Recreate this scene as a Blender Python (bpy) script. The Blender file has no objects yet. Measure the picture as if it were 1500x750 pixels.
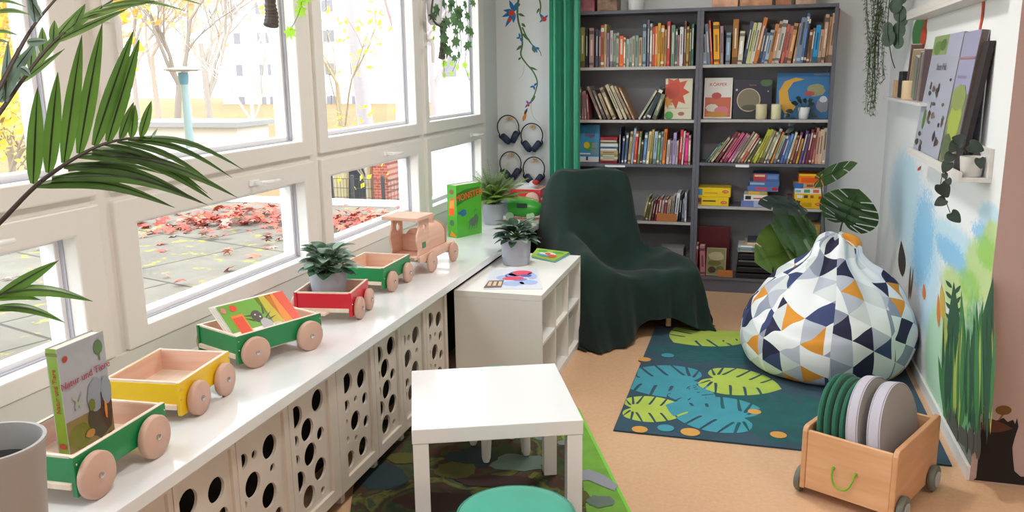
import bpy, bmesh, math, random
from math import sin, cos, pi, radians as R_
from mathutils import Vector, Matrix
from mathutils.geometry import tessellate_polygon
random.seed(7)
COL = bpy.context.scene.collection
# ---------------------------------------------------------------- camera (solved from the photograph's vanishing points)
F, YAW, PIT, ROL, H = 1228.2, .28454, .21268, .0130, 1.5385
def _cam():
    cy, sy, cp, sp = cos(YAW), sin(YAW), cos(PIT), sin(PIT)
    fwd = Vector((-sy*cp, cy*cp, -sp)); right = Vector((cy, sy, 0)); down = fwd.cross(right)
    cr, sr = cos(ROL), sin(ROL)
    return (right*cr+down*sr, down*cr-right*sr, fwd)
CR, CD, CF = _cam(); CP = Vector((0, 0, H))
def ray(x, y): return CR*((x-750)/F)+CD*((y-375)/F)+CF
def onx(x, y, X): d = ray(x, y); return CP+d*(X/d.x)
def ony(x, y, Y): d = ray(x, y); return CP+d*(Y/d.y)
def onz(x, y, Z): d = ray(x, y); return CP+d*((Z-H)/d.z)
def dist(x, y, D): return CP+ray(x, y).normalized()*D
# ---------------------------------------------------------------- materials
def lin(c):
    if isinstance(c, str):
        c = [int(c[i:i+2], 16)/255 for i in (0, 2, 4)]
    return tuple(x/12.92 if x <= .04045 else ((x+.055)/1.055)**2.4 for x in c)+(1,)
MC = {}
def mat(name, col, rough=.55, var=0., vs=8., bump=0., bs=40., metal=0., sheen=0., coat=0., spec=None, col2=None, stretch=None):
    if name in MC: return MC[name]
    m = bpy.data.materials.new(name); m.use_nodes = True; nt = m.node_tree; b = nt.nodes['Principled BSDF']
    c = lin(col); b.inputs['Base Color'].default_value = c; b.inputs['Roughness'].default_value = rough
    b.inputs['Metallic'].default_value = metal; b.inputs['Sheen Weight'].default_value = sheen
    b.inputs['Coat Weight'].default_value = coat
    if spec is not None: b.inputs['Specular IOR Level'].default_value = spec
    if var or col2 or bump:
        tc = nt.nodes.new('ShaderNodeTexCoord'); mp = nt.nodes.new('ShaderNodeMapping')
        nt.links.new(tc.outputs['Object'], mp.inputs['Vector'])
        if stretch: mp.inputs['Scale'].default_value = stretch
    if var or col2:
        n = nt.nodes.new('ShaderNodeTexNoise'); n.inputs['Scale'].default_value = vs; n.inputs['Detail'].default_value = 4
        nt.links.new(mp.outputs['Vector'], n.inputs['Vector'])
        r = nt.nodes.new('ShaderNodeValToRGB')
        c2 = lin(col2) if col2 else tuple(min(1, x*(1+var)) for x in c[:3])+(1,)
        c1 = c if col2 else tuple(x*(1-var) for x in c[:3])+(1,)
        r.color_ramp.elements[0].color = c1; r.color_ramp.elements[1].color = c2
        r.color_ramp.elements[0].position = .35; r.color_ramp.elements[1].position = .65
        nt.links.new(n.outputs['Fac'], r.inputs['Fac']); nt.links.new(r.outputs['Color'], b.inputs['Base Color'])
    if bump:
        n = nt.nodes.new('ShaderNodeTexNoise'); n.inputs['Scale'].default_value = bs; n.inputs['Detail'].default_value = 3
        nt.links.new(mp.outputs['Vector'], n.inputs['Vector'])
        bp = nt.nodes.new('ShaderNodeBump'); bp.inputs['Strength'].default_value = bump; bp.inputs['Distance'].default_value = .004
        nt.links.new(n.outputs['Fac'], bp.inputs['Height']); nt.links.new(bp.outputs['Normal'], b.inputs['Normal'])
    MC[name] = m
    return m
def leafmat(name, col, col2, rough=.4, trans=.25):
    if name in MC: return MC[name]
    m = mat(name, col, rough, col2=col2, vs=14)
    m.node_tree.nodes['Principled BSDF'].inputs['Subsurface Weight'].default_value = 0
    nt = m.node_tree; b = nt.nodes['Principled BSDF']; out = nt.nodes['Material Output']
    t = nt.nodes.new('ShaderNodeBsdfTranslucent'); t.inputs['Color'].default_value = tuple(min(1, x*1.7) for x in lin(col2)[:3])+(1,)
    mx = nt.nodes.new('ShaderNodeMixShader'); mx.inputs[0].default_value = trans
    nt.links.new(b.outputs[0], mx.inputs[1]); nt.links.new(t.outputs[0], mx.inputs[2]); nt.links.new(mx.outputs[0], out.inputs['Surface'])
    return m
def C_(hexc, rough=.45, **k): return mat('paint_'+hexc, hexc, rough, **k)
# ---------------------------------------------------------------- mesh builder
def catmull(p, n=6, closed=False):
    p = [Vector(q) for q in p]; out = []; N = len(p)
    rng = range(N) if closed else range(N-1)
    for i in rng:
        if closed: a, b, c, d = p[i-1], p[i], p[(i+1) % N], p[(i+2) % N]
        else: a, b, c, d = p[max(i-1, 0)], p[i], p[i+1], p[min(i+2, N-1)]
        for k in range(n):
            t = k/n
            out.append(.5*((2*b)+(c-a)*t+(2*a-5*b+4*c-d)*t*t+(3*b-a-3*c+d)*t**3))
    if not closed: out.append(p[-1].copy())
    return out
class MB:
    def __init__(s): s.v = []; s.f = []; s.m = []; s.M = Matrix()
    def add(s, vs, fs, mi=0):
        o = len(s.v); s.v += [s.M@Vector(v) for v in vs]
        s.f += [tuple(i+o for i in f) for f in fs]; s.m += [mi]*len(fs); return s
    def box(s, x0, x1, y0, y1, z0, z1, mi=0):
        v = [(x, y, z) for z in (z0, z1) for y in (y0, y1) for x in (x0, x1)]
        return s.add(v, [(0, 2, 3, 1), (4, 5, 7, 6), (0, 1, 5, 4), (1, 3, 7, 5), (3, 2, 6, 7), (2, 0, 4, 6)], mi)
    def tube(s, pts, r, n=8, mi=0, caps=True):
        pts = [Vector(p) for p in pts]; N = len(pts); rs = r if isinstance(r, (list, tuple)) else [r]*N
        t0 = (pts[1]-pts[0]).normalized(); up = Vector((0, 0, 1)) if abs(t0.z) < .9 else Vector((1, 0, 0))
        a = t0.cross(up).normalized(); vs = []; fs = []
        for i in range(N):
            t = (pts[min(i+1, N-1)]-pts[max(i-1, 0)])
            t = t.normalized() if t.length > 1e-9 else t0
            a = (a-t*a.dot(t)); a = a.normalized() if a.length > 1e-6 else t.orthogonal().normalized()
            b = t.cross(a)
            vs += [pts[i]+(a*cos(2*pi*k/n)+b*sin(2*pi*k/n))*rs[i] for k in range(n)]
        for i in range(N-1):
            fs += [(i*n+k, i*n+(k+1) % n, (i+1)*n+(k+1) % n, (i+1)*n+k) for k in range(n)]
        if caps: fs += [tuple(range(n))[::-1], tuple((N-1)*n+k for k in range(n))]
        return s.add(vs, fs, mi)
    def cyl(s, p0, p1, r0, r1=None, n=20, mi=0): return s.tube([p0, p1], [r0, r0 if r1 is None else r1], n, mi)
    def lathe(s, prof, n=32, mi=0, c=(0, 0, 0), sx=1, sy=1):
        vs = []; fs = []; K = len(prof)
        for r, z in prof: vs += [(c[0]+r*sx*cos(2*pi*k/n), c[1]+r*sy*sin(2*pi*k/n), c[2]+z) for k in range(n)]
        for i in range(K-1): fs += [(i*n+k, i*n+(k+1) % n, (i+1)*n+(k+1) % n, (i+1)*n+k) for k in range(n)]
        if prof[0][0] > 1e-4: fs.append(tuple(range(n))[::-1])
        if prof[-1][0] > 1e-4: fs.append(tuple((K-1)*n+k for k in range(n)))
        return s.add(vs, fs, mi)
    def ball(s, c, r, n=14, m=8, mi=0):
        r = (r, r, r) if isinstance(r, (int, float)) else r; vs = []; fs = []
        for i in range(m+1):
            a = pi*i/m
            vs += [(c[0]+r[0]*sin(a)*cos(2*pi*k/n), c[1]+r[1]*sin(a)*sin(2*pi*k/n), c[2]-r[2]*cos(a)) for k in range(n)]
        for i in range(m): fs += [(i*n+k, i*n+(k+1) % n, (i+1)*n+(k+1) % n, (i+1)*n+k) for k in range(n)]
        return s.add(vs, fs, mi)
    def prism(s, loops, P, w0, w1, mi=0, side=None):
        # loops: outer + holes of 2D points; P(u,v,w) -> 3D
        fl = [p for l in loops for p in l]
        tri = tessellate_polygon([[Vector((p[0], p[1], 0)) for p in l] for l in loops])
        n = len(fl); vs = [P(p[0], p[1], w0) for p in fl]+[P(p[0], p[1], w1) for p in fl]
        fs = [tuple(t)[::-1] for t in tri]+[tuple(i+n for i in t) for t in tri]
        s.add(vs, fs, mi); o = len(s.v)-2*n; k = 0; fs = []
        for l in loops:
            L = len(l)
            for i in range(L): fs.append((o+k+i, o+k+(i+1) % L, o+n+k+(i+1) % L, o+n+k+i))
            k += L
        s.f += fs; s.m += [mi if side is None else side]*len(fs); return s
    def poly(s, pts, mi=0):
        # flat, possibly concave polygon from 3D points
        p = [Vector(q) for q in pts]; tri = tessellate_polygon([p]); return s.add(p, [tuple(t) for t in tri], mi)
    def grid(s, fn, nu, nv, mi=0, cu=False, cv=False):
        vs = [fn(i/(nu if cu else nu-1), j/(nv if cv else nv-1)) for i in range(nu) for j in range(nv)]; fs = []
        for i in range(nu if cu else nu-1):
            for j in range(nv if cv else nv-1):
                fs.append((i*nv+j, ((i+1) % nu)*nv+j, ((i+1) % nu)*nv+(j+1) % nv, i*nv+(j+1) % nv))
        return s.add(vs, fs, mi)
    def build(s, name, mats, parent=None, ang=35, bevel=0, seg=2, flip=True):
        me = bpy.data.meshes.new(name); me.from_pydata([tuple(v) for v in s.v], [], s.f)
        mats = mats if isinstance(mats, (list, tuple)) else [mats]
        for m in mats: me.materials.append(m)
        me.polygons.foreach_set('material_index', s.m); me.update()
        if flip:
            bm = bmesh.new(); bm.from_mesh(me); bmesh.ops.recalc_face_normals(bm, faces=bm.faces); bm.to_mesh(me); bm.free()
        me.polygons.foreach_set('use_smooth', [ang > 0]*len(me.polygons))
        if 0 < ang < 180: me.set_sharp_from_angle(angle=R_(ang))
        o = bpy.data.objects.new(name, me); COL.objects.link(o)
        if parent is not None: o.parent = parent
        if bevel:
            b = o.modifiers.new('bevel', 'BEVEL'); b.width = bevel; b.segments = seg; b.limit_method = 'ANGLE'; b.angle_limit = R_(40)
        return o
def tag(o, label, cat, group=None, kind=None):
    o['label'] = label; o['category'] = cat
    if group: o['group'] = group
    if kind: o['kind'] = kind
    return o
def struct(o): o['kind'] = 'structure'; return o
def thing(name, label, cat, loc=(0, 0, 0), rz=0, group=None, rx=0, ry=0):
    o = bpy.data.objects.new(name, None); o.empty_display_size = .05; COL.objects.link(o)
    o.location = loc; o.rotation_euler = (rx, ry, rz); return tag(o, label, cat, group)
def text(name, s, size, mt, parent, M, depth=.0004, sx=1.0):
    cu = bpy.data.curves.new(name, 'FONT'); cu.body = s; cu.size = size; cu.extrude = depth; cu.align_x = 'CENTER'; cu.align_y = 'CENTER'
    t = bpy.data.objects.new(name, cu); COL.objects.link(t)
    dg = bpy.context.evaluated_depsgraph_get(); me = bpy.data.meshes.new_from_object(t.evaluated_get(dg))
    bpy.data.objects.remove(t); me.name = name; me.materials.clear(); me.materials.append(mt)
    me.transform(M@Matrix.Diagonal((sx, 1, 1, 1)))
    o = bpy.data.objects.new(name, me); COL.objects.link(o); o.parent = parent; return o
def frame3(o, x, y):
    # matrix whose local X,Y lie along vectors x,y at point o
    x = Vector(x).normalized(); y = Vector(y); y = (y-x*x.dot(y)).normalized(); z = x.cross(y)
    return Matrix(((x.x, y.x, z.x, o[0]), (x.y, y.y, z.y, o[1]), (x.z, y.z, z.z, o[2]), (0, 0, 0, 1)))
def circle(cx, cy, r, n=24, ry=None): return [(cx+r*cos(2*pi*k/n), cy+(ry or r)*sin(2*pi*k/n)) for k in range(n)]
# a monstera leaf outline, petiole at (0,0), tip at (0,1)
def monstera(slits=5, W=1.0, depth=.62, g=1.0):
    half = catmull([(0, .0, 0), (.16, -.13, 0), (.4, -.11, 0), (.55, .12, 0), (.57, .36, 0), (.47, .62, 0), (.26, .85, 0), (0, 1, 0)], 8)
    half = [(p.x*W, p.y) for p in half]; n = len(half); out = []
    pos = [int(n*(.25+.55*k/max(1, slits-1))) for k in range(slits)]
    i = 0
    while i < n:
        if i in pos and i+1 < n:
            x0, y0 = half[i]; x1, y1 = half[i+1]
            mx, my = (x0+x1)/2, (y0+y1)/2; iy = max(.03, my-.16)
            tx, ty = mx*(1-depth), my+(iy-my)*depth
            out += [(x0, y0), (tx*.7+mx*.3, ty*.7+my*.3-.012*g), (tx+.008, ty-.014*g), (tx-.008*g, ty), (tx+.004, ty+.016*g), (tx*.7+mx*.3, ty*.7+my*.3+.018*g), (x1, y1)]; i += 2
        else: out.append(half[i]); i += 1
    left = [(-x, y) for x, y in out[::-1]]
    return out+left[1:-1]
# ================================================================ room shell
XW, XR, YB, YP, ZC, ZT = -1.93, .84, 6.25, 3.32, 2.75, .592   # window plane, right wall, back wall, pillar corner, ceiling, worktop top
X2, YF = 3.2, -2.2
def floormat():
    m = mat('linoleum', 'cfa680', .42, bump=.05, bs=60)
    nt = m.node_tree; b = nt.nodes['Principled BSDF']; tc = nt.nodes.new('ShaderNodeTexCoord')
    n = nt.nodes.new('ShaderNodeTexNoise'); n.inputs['Scale'].default_value = 55; n.inputs['Detail'].default_value = 6; n.inputs['Roughness'].default_value = .7
    n2 = nt.nodes.new('ShaderNodeTexNoise'); n2.inputs['Scale'].default_value = 3
    nt.links.new(tc.outputs['Object'], n.inputs['Vector']); nt.links.new(tc.outputs['Object'], n2.inputs['Vector'])
    a = nt.nodes.new('ShaderNodeMath'); a.operation = 'MULTIPLY_ADD'; a.inputs[1].default_value = .25
    nt.links.new(n2.outputs['Fac'], a.inputs[0]); nt.links.new(n.outputs['Fac'], a.inputs[2])
    r = nt.nodes.new('ShaderNodeValToRGB'); e = r.color_ramp.elements
    e[0].position = .45; e[0].color = lin('d2a884'); e[1].position = .8; e[1].color = lin('deb894')
    nt.links.new(a.outputs[0], r.inputs['Fac']); nt.links.new(r.outputs['Color'], b.inputs['Base Color'])
    return m
WHITE_WALL = mat('wall_white', 'e6e9ea', .8, bump=.06, bs=90)
struct(MB().box(XW-.2, X2+.1, YF-.1, YB+.1, -.1, 0).build('floor', floormat(), ang=0))
struct(MB().box(XW-.25, X2+.1, YF-.1, YB+.1, ZC, ZC+.1).build('ceiling', mat('ceiling_white', 'e8e8e6', .85), ang=0))
struct(MB().box(XR+.0, X2+.1, YP, YP+.1, 0, ZC).build('wall_pillar_tmp', WHITE_WALL, ang=0)) if 0 else None
struct(MB().box(X2, X2+.1, YF, YP, 0, ZC).build('wall_far_right', WHITE_WALL, ang=0))
struct(MB().box(XW-.2, X2+.1, YF-.1, YF, 0, ZC).build('wall_behind', WHITE_WALL, ang=0))

# ---- back wall with the painted vine
def stroke(mb, pts, w, P, mi):
    """tapered brush stroke on a wall: pts 2D, w widths, P maps 2D to 3D"""
    pts = [Vector((p[0], p[1], 0)) for p in pts]; N = len(pts); ws = w if isinstance(w, list) else [w]*N; L = []; Rr = []
    for i in range(N):
        t = (pts[min(i+1, N-1)]-pts[max(i-1, 0)]).normalized(); n = Vector((-t.y, t.x, 0))
        L.append(pts[i]+n*ws[i]/2); Rr.append(pts[i]-n*ws[i]/2)
    for i in range(N-1):
        q = [L[i], L[i+1], Rr[i+1], Rr[i]]; mb.add([P(a.x, a.y) for a in q], [(0, 1, 2, 3)], mi)
OFF = [0.0]
def spx(mb, px, w, wall, mi, n=5):
    """stroke given in photograph pixels and laid on the wall plane; w in pixels"""
    OFF[0] += .00003; p = catmull([(a, b, 0) for a, b in px], n); N = len(p)
    ws = [w[0]+(w[1]-w[0])*i/(N-1) for i in range(N)] if isinstance(w, tuple) else [w]*N
    stroke(mb, [(a.x, a.y) for a in p], ws, wall, mi)
def leafshape(mb, a, b, w, wall, mi, k=8):
    OFF[0] += .00003; ax, ay = a; bx, by = b; dx, dy = bx-ax, by-ay; L = math.hypot(dx, dy); nx, ny = -dy/L, dx/L; pts = []
    for i in range(k+1): t = i/k; ww = w*sin(pi*t**.8)/2; pts.append((ax+dx*t+nx*ww, ay+dy*t+ny*ww))
    for i in range(k-1, 0, -1): t = i/k; ww = w*sin(pi*t**.8)/2; pts.append((ax+dx*t-nx*ww, ay+dy*t-ny*ww))
    mb.poly([wall(*p) for p in pts], mi)
bw = MB().box(XW-.2, XR+.1, YB, YB+.1, 0, ZC)
def WB(x, y): p = ony(x, y, YB-.001-OFF[0]); return p
vine = [(762, -12), (758, 10), (759, 30), (764, 48), (765, 66), (763, 80), (770, 92), (781, 105), (787, 120), (784, 135), (779, 147)]
spx(bw, vine, (3.2, 1.5), WB, 1)
spx(bw, [(765, 40), (772, 55), (780, 66), (790, 74), (793, 82)], (2.4, .8), WB, 1)
spx(bw, [(788, -8), (792, 8), (791, 20), (795, 30)], (2.4, 1.4), WB, 1)
spx(bw, [(779, 147), (778, 160), (782, 172), (790, 180)], (1.0, .5), WB, 5)
spx(bw, [(768, 95), (766, 108), (760, 116)], (.8, .4), WB, 5)
for a, b, w in (((764, 48), (778, 62), 4), ((765, 66), (756, 74), 4), ((759, 20), (769, 24), 4), ((763, 84), (759, 88), 3), ((775, 98), (788, 103), 3), ((764, 34), (770, 40), 4), ((784, 140), (776, 152), 4), ((780, 68), (784, 78), 5), ((790, 12), (786, 20), 3), ((762, 5), (755, 12), 4)):
    leafshape(bw, a, b, w, WB, 1)
for c, tips in (((753, 17), ((737, 15), (735, 25), (746, 0), (740, 40), (752, 34), (757, 3))), ((797, 27), ((790, 33), (803, 22), (791, 20))), ((762, 55), ((756, 56), (765, 62), (760, 48))), ((784, 70), ((779, 66), (791, 71), (787, 78))), ((782, 126), ((776, 128), (787, 121), (783, 132))), ((774, 152), ((769, 158), (780, 148), (771, 147)))):
    for t in tips: leafshape(bw, c, (t[0], t[1]), 6 if c[0] < 760 else 3, WB, 2 if c[1] != 152 else 4)
for x, y, r in ((749.5, 19, 4.5), (746.5, 29, 2.8), (797, 28, 3.6), (774, 154, 2)): bw.poly([WB(*p) for p in circle(x, y, r, 14)], 3)
leafshape(bw, (766, 178), (771, 164), 5, WB, 6); leafshape(bw, (768, 168), (773, 158), 3.5, WB, 7)
struct(bw.build('wall_back', [WHITE_WALL, C_('56764f', .8), C_('2e78b8', .8), C_('dd4a38', .8), C_('7a62a8', .8), C_('b4cbb8', .8), C_('d98a3a', .8), C_('4a4440', .8)], ang=0, flip=False))

# ---- right wall with the painted meadow
def muralmat():
    m = mat('mural_paint', 'e6e9ea', .75); nt = m.node_tree; N = nt.nodes; Lk = nt.links; b = N['Principled BSDF']
    tc = N.new('ShaderNodeTexCoord')
    def blob(ells, nscale, namp, lo, hi, seed):
        prev = None
        for (cy, cz, ry, rz) in ells:
            s = N.new('ShaderNodeVectorMath'); s.operation = 'SUBTRACT'; s.inputs[1].default_value = (XR, cy, cz); Lk.new(tc.outputs['Object'], s.inputs[0])
            t = N.new('ShaderNodeVectorMath'); t.operation = 'MULTIPLY'; t.inputs[1].default_value = (0, 1/ry, 1/rz); Lk.new(s.outputs[0], t.inputs[0])
            l = N.new('ShaderNodeVectorMath'); l.operation = 'LENGTH'; Lk.new(t.outputs[0], l.inputs[0])
            q = N.new('ShaderNodeMath'); q.operation = 'SUBTRACT'; q.inputs[0].default_value = 1; Lk.new(l.outputs['Value'], q.inputs[1])
            if prev is None: prev = q
            else:
                mx = N.new('ShaderNodeMath'); mx.operation = 'MAXIMUM'; Lk.new(prev.outputs[0], mx.inputs[0]); Lk.new(q.outputs[0], mx.inputs[1]); prev = mx
        n = N.new('ShaderNodeTexNoise'); n.noise_dimensions = '4D'; n.inputs['W'].default_value = seed; n.inputs['Scale'].default_value = nscale; n.inputs['Detail'].default_value = 5; n.inputs['Roughness'].default_value = .75
        Lk.new(tc.outputs['Object'], n.inputs['Vector'])
        a = N.new('ShaderNodeMath'); a.operation = 'MULTIPLY_ADD'; a.inputs[1].default_value = namp; Lk.new(n.outputs['Fac'], a.inputs[0]); Lk.new(prev.outputs[0], a.inputs[2])
        mr = N.new('ShaderNodeMapRange'); mr.inputs['From Min'].default_value = lo+namp*.5; mr.inputs['From Max'].default_value = hi+namp*.5
        Lk.new(a.outputs[0], mr.inputs['Value']); return mr
    cur = lin('e6e9ea'); sock = None
    def layer(col, fac, amt):
        nonlocal sock
        x = N.new('ShaderNodeMix'); x.data_type = 'RGBA'
        if sock is None: x.inputs[6].default_value = cur
        else: Lk.new(sock, x.inputs[6])
        x.inputs[7].default_value = lin(col)
        f = N.new('ShaderNodeMath'); f.operation = 'MULTIPLY'; f.inputs[1].default_value = amt; Lk.new(fac.outputs[0], f.inputs[0]); Lk.new(f.outputs[0], x.inputs[0]); sock = x.outputs[2]
    def E(x, y, rx, ry):
        c = onx(x, y, XR); a = onx(x+rx, y, XR); d = onx(x, y+ry, XR); return (c.y, c.z, abs(a.y-c.y)+.02, abs(d.z-c.z)+.01)
    layer('b9d9ea', blob([E(1325, 290, 34, 90), E(1350, 380, 40, 60), E(1400, 365, 70, 42), E(1450, 320, 22, 25), E(1360, 440, 16, 70)], 30, .9, .05, .35, 1), .9)
    layer('7fbde4', blob([E(1352, 350, 24, 110), E(1395, 375, 50, 28), E(1440, 345, 26, 22)], 60, 1.6, .2, .45, 2), .85)
    layer('b7cf7a', blob([E(1440, 400, 40, 55), E(1400, 430, 32, 40), E(1455, 350, 18, 30)], 26, .7, .02, .35, 3), .85)
    layer('8fc456', blob([E(1420, 420, 22, 30), E(1445, 370, 20, 30), E(1440, 520, 20, 90)], 30, 1., .1, .45, 4), .8)
    layer('aed7b4', blob([E(1400, 560, 50, 110), E(1372, 520, 22, 90)], 30, .6, 0, .2, 5), .9)
    layer('4f9a57', blob([E(1395, 530, 22, 95), E(1425, 520, 26, 110), E(1410, 600, 20, 40)], 18, 1., .05, .4, 6), .8)
    layer('6d6f6c', blob([E(1407, 660, 30, 40), E(1392, 630, 8, 20), E(1436, 600, 7, 20)], 60, .9, .1, .3, 7), .9)
    Lk.new(sock, b.inputs['Base Color']); return m
rw = MB().box(XR, XR+.1, YP+.002, YB, 0, ZC)
OFF[0] = 0
def WR(x, y): return onx(x, y, XR-.001-OFF[0])
for a, b, w, mi in (((1398, 610), (1397, 412), 26, 2), ((1412, 600), (1408, 425), 12, 3), ((1424, 640), (1455, 405), 28, 2), ((1418, 620), (1440, 440), 14, 3), ((1386, 600), (1383, 430), 10, 4), ((1406, 630), (1416, 520), 12, 3), ((1388, 620), (1374, 520), 8, 3),
                    ((1322, 406), (1320, 352), 11, 1), ((1331, 440), (1334, 388), 3, 5), ((1333, 440), (1338, 392), 2.4, 5), ((1354, 440), (1353, 415), 5, 6), ((1399, 640), (1404, 590), 6, 2), ((1390, 640), (1387, 600), 4, 7),
                    ((1381, 470), (1379, 415), 8, 8), ((1375, 480), (1374, 430), 5, 6), ((1415, 655), (1404, 620), 16, 7), ((1426, 665), (1420, 625), 14, 7), ((1432, 660), (1434, 590), 8, 7)):
    leafshape(rw, a, b, w, WR, mi, 10)
for k in range(7): leafshape(rw, (1394+(k % 2)*4, 470-k*8), (1394+(k % 2)*4+(9 if k % 2 else -9), 458-k*8), 5, WR, 2)
_r = random.Random(31)
for k in range(34):
    x_ = 1380+72*_r.random(); yt_ = 455+50*_r.random()-(x_-1380)*.5; yb_ = 585+40*_r.random()+(x_-1380)*.4
    leafshape(rw, (x_, yb_), (x_+_r.gauss(2, 3), yt_+40*_r.random()), 3+5*_r.random(), WR, _r.choice([2, 2, 3, 3, 4]), 10)
for k in range(12):
    x_ = 1388+48*_r.random(); yb_ = 640+30*(x_-1388)/48+8*_r.random(); leafshape(rw, (x_, yb_), (x_+_r.gauss(0, 2), yb_-35-20*_r.random()), 5, WR, 7, 8)
leafshape(rw, (1344, 250), (1349, 243), 3, WR, 9)
# red and orange strokes above the ledges
spx(rw, [(1441, -20), (1439, 20), (1435, 42), (1432, 62)], (4, 2), WR, 9); spx(rw, [(1356, 20), (1352, 60), (1346, 85)], (5, 2), WR, 9)
leafshape(rw, (1352, 76), (1357, 112), 9, WR, 6); leafshape(rw, (1350, 20), (1339, 78), 17, WR, 5 if 0 else 3); leafshape(rw, (1355, 34), (1349, 82), 8, WR, 9)
struct(rw.build('wall_right', [muralmat(), C_('3a3533', .8), C_('285238', .8), C_('3f7a44', .8), C_('a8b455', .8), C_('6b5244', .8), C_('d77a34', .8), C_('55564f', .8), C_('c9a64a', .8), C_('c4452f', .8)], ang=0, flip=False))
# ---- wall that turns to the right at the corner, with the painted tree stump
pw = MB().box(XR+.0005, X2+.1, YP, YP+.12, 0, ZC)
OFF[0] = 0
def WP(x, y): return ony(x, y, YP-.001-OFF[0])
st = [(1434, 722), (1424, 720), (1430, 700), (1436, 640), (1440, 606), (1437, 597), (1446, 612), (1460, 616), (1470, 612), (1476, 618), (1484, 615), (1487, 621), (1490, 612), (1492, 625), (1487, 640), (1483, 655), (1484, 672), (1486, 690), (1495, 698), (1520, 700), (1520, 728), (1450, 722)]
def W_(p): q = WP(*p); q.z = max(q.z, .004); q.x = max(q.x, XR+.002); return q
pw.poly([W_(p) for p in st], 1)
leafshape(pw, (1432, 622), (1484, 628), 18, WP, 2)
pw.poly([WP(*p) for p in circle(1442, 601, 8.5, 14, 6)], 3); pw.poly([WP(*p) for p in circle(1470, 601, 12, 16, 7)], 3)
spx(pw, [(1441, 606), (1439, 616)], (2.4, 2), WP, 2); spx(pw, [(1470, 606), (1463, 616)], (2.4, 2), WP, 3)
struct(pw.build('wall_front', [mat('wall_warm_shade', 'b9a09a', .8, bump=.06, bs=90), C_('1c1513', .8), C_('5a3320', .8), C_('7a5226', .8)], ang=0, flip=False))  # white wall; its warm shade is mixed into the pinkish base colour
struct(MB().box(XR-.013, XR, YP-.004, YB, 0, .06).build('baseboard_right', mat('skirting', 'e4e4e4', .5), ang=0, bevel=.003))
# ================================================================ window front
FR = mat('window_frame', 'e6e2dc', .35, var=.03, vs=3)
SASH = mat('window_sash', 'e9e6e1', .33)
def glassmat():
    m = bpy.data.materials.new('window_glass'); m.use_nodes = True; nt = m.node_tree; out = nt.nodes['Material Output']
    t = nt.nodes.new('ShaderNodeBsdfTransparent'); t.inputs[0].default_value = (.97, .985, .98, 1)
    g = nt.nodes.new('ShaderNodeBsdfGlossy'); g.inputs['Roughness'].default_value = .01
    fr = nt.nodes.new('ShaderNodeLayerWeight'); fr.inputs[0].default_value = .5
    pw_ = nt.nodes.new('ShaderNodeMath'); pw_.operation = 'POWER'; pw_.inputs[1].default_value = 6; nt.links.new(fr.outputs['Facing'], pw_.inputs[0])
    ad = nt.nodes.new('ShaderNodeMath'); ad.operation = 'MULTIPLY_ADD'; ad.inputs[1].default_value = .5; ad.inputs[2].default_value = .02; nt.links.new(pw_.outputs[0], ad.inputs[0])
    mx = nt.nodes.new('ShaderNodeMixShader'); nt.links.new(ad.outputs[0], mx.inputs[0]); nt.links.new(t.outputs[0], mx.inputs[1]); nt.links.new(g.outputs[0], mx.inputs[2])
    nt.links.new(mx.outputs[0], out.inputs['Surface']); return m
GLASS = glassmat()
MUL = [-1.78, -.49, .81, 2.10, 3.412, 4.70, 5.90]     # centres of the posts
ZG = (.747, 1.09, 1.267, 2.36)                          # lower glass bottom/top, upper glass bottom/top
wl = MB().box(XW-.2, XW-.0, YF, YB, 0, .68).box(XW-.2, XW, YF, YB, 2.46, ZC).box(XW-.2, XW, 5.90, YB, .68, 2.46).box(XW-.2, XW, YF, -1.78, .68, 2.46)
struct(wl.build('wall_left', mat('wall_left_white', 'd9dcda', .7, bump=.05, bs=80), ang=0))
fm = MB()
for y in MUL: fm.box(XW-.075, XW+.004, y-.045, y+.045, .66, 2.46)
fm.box(XW-.078, XW+.002, -1.8, 5.94, 1.165, 1.205)
fm.box(XW-.078, XW+.003, -1.8, 5.94, .662, .70); fm.box(XW-.078, XW+.002, -1.8, 5.94, 2.42, 2.47)
struct(fm.build('trim_1', FR, ang=0, bevel=.004))
ggap = {4: (3.525, 4.585), 5: (4.795, 5.77), 3: (2.226, 3.29), 2: (.93, 1.967)}
nW = 0
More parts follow.
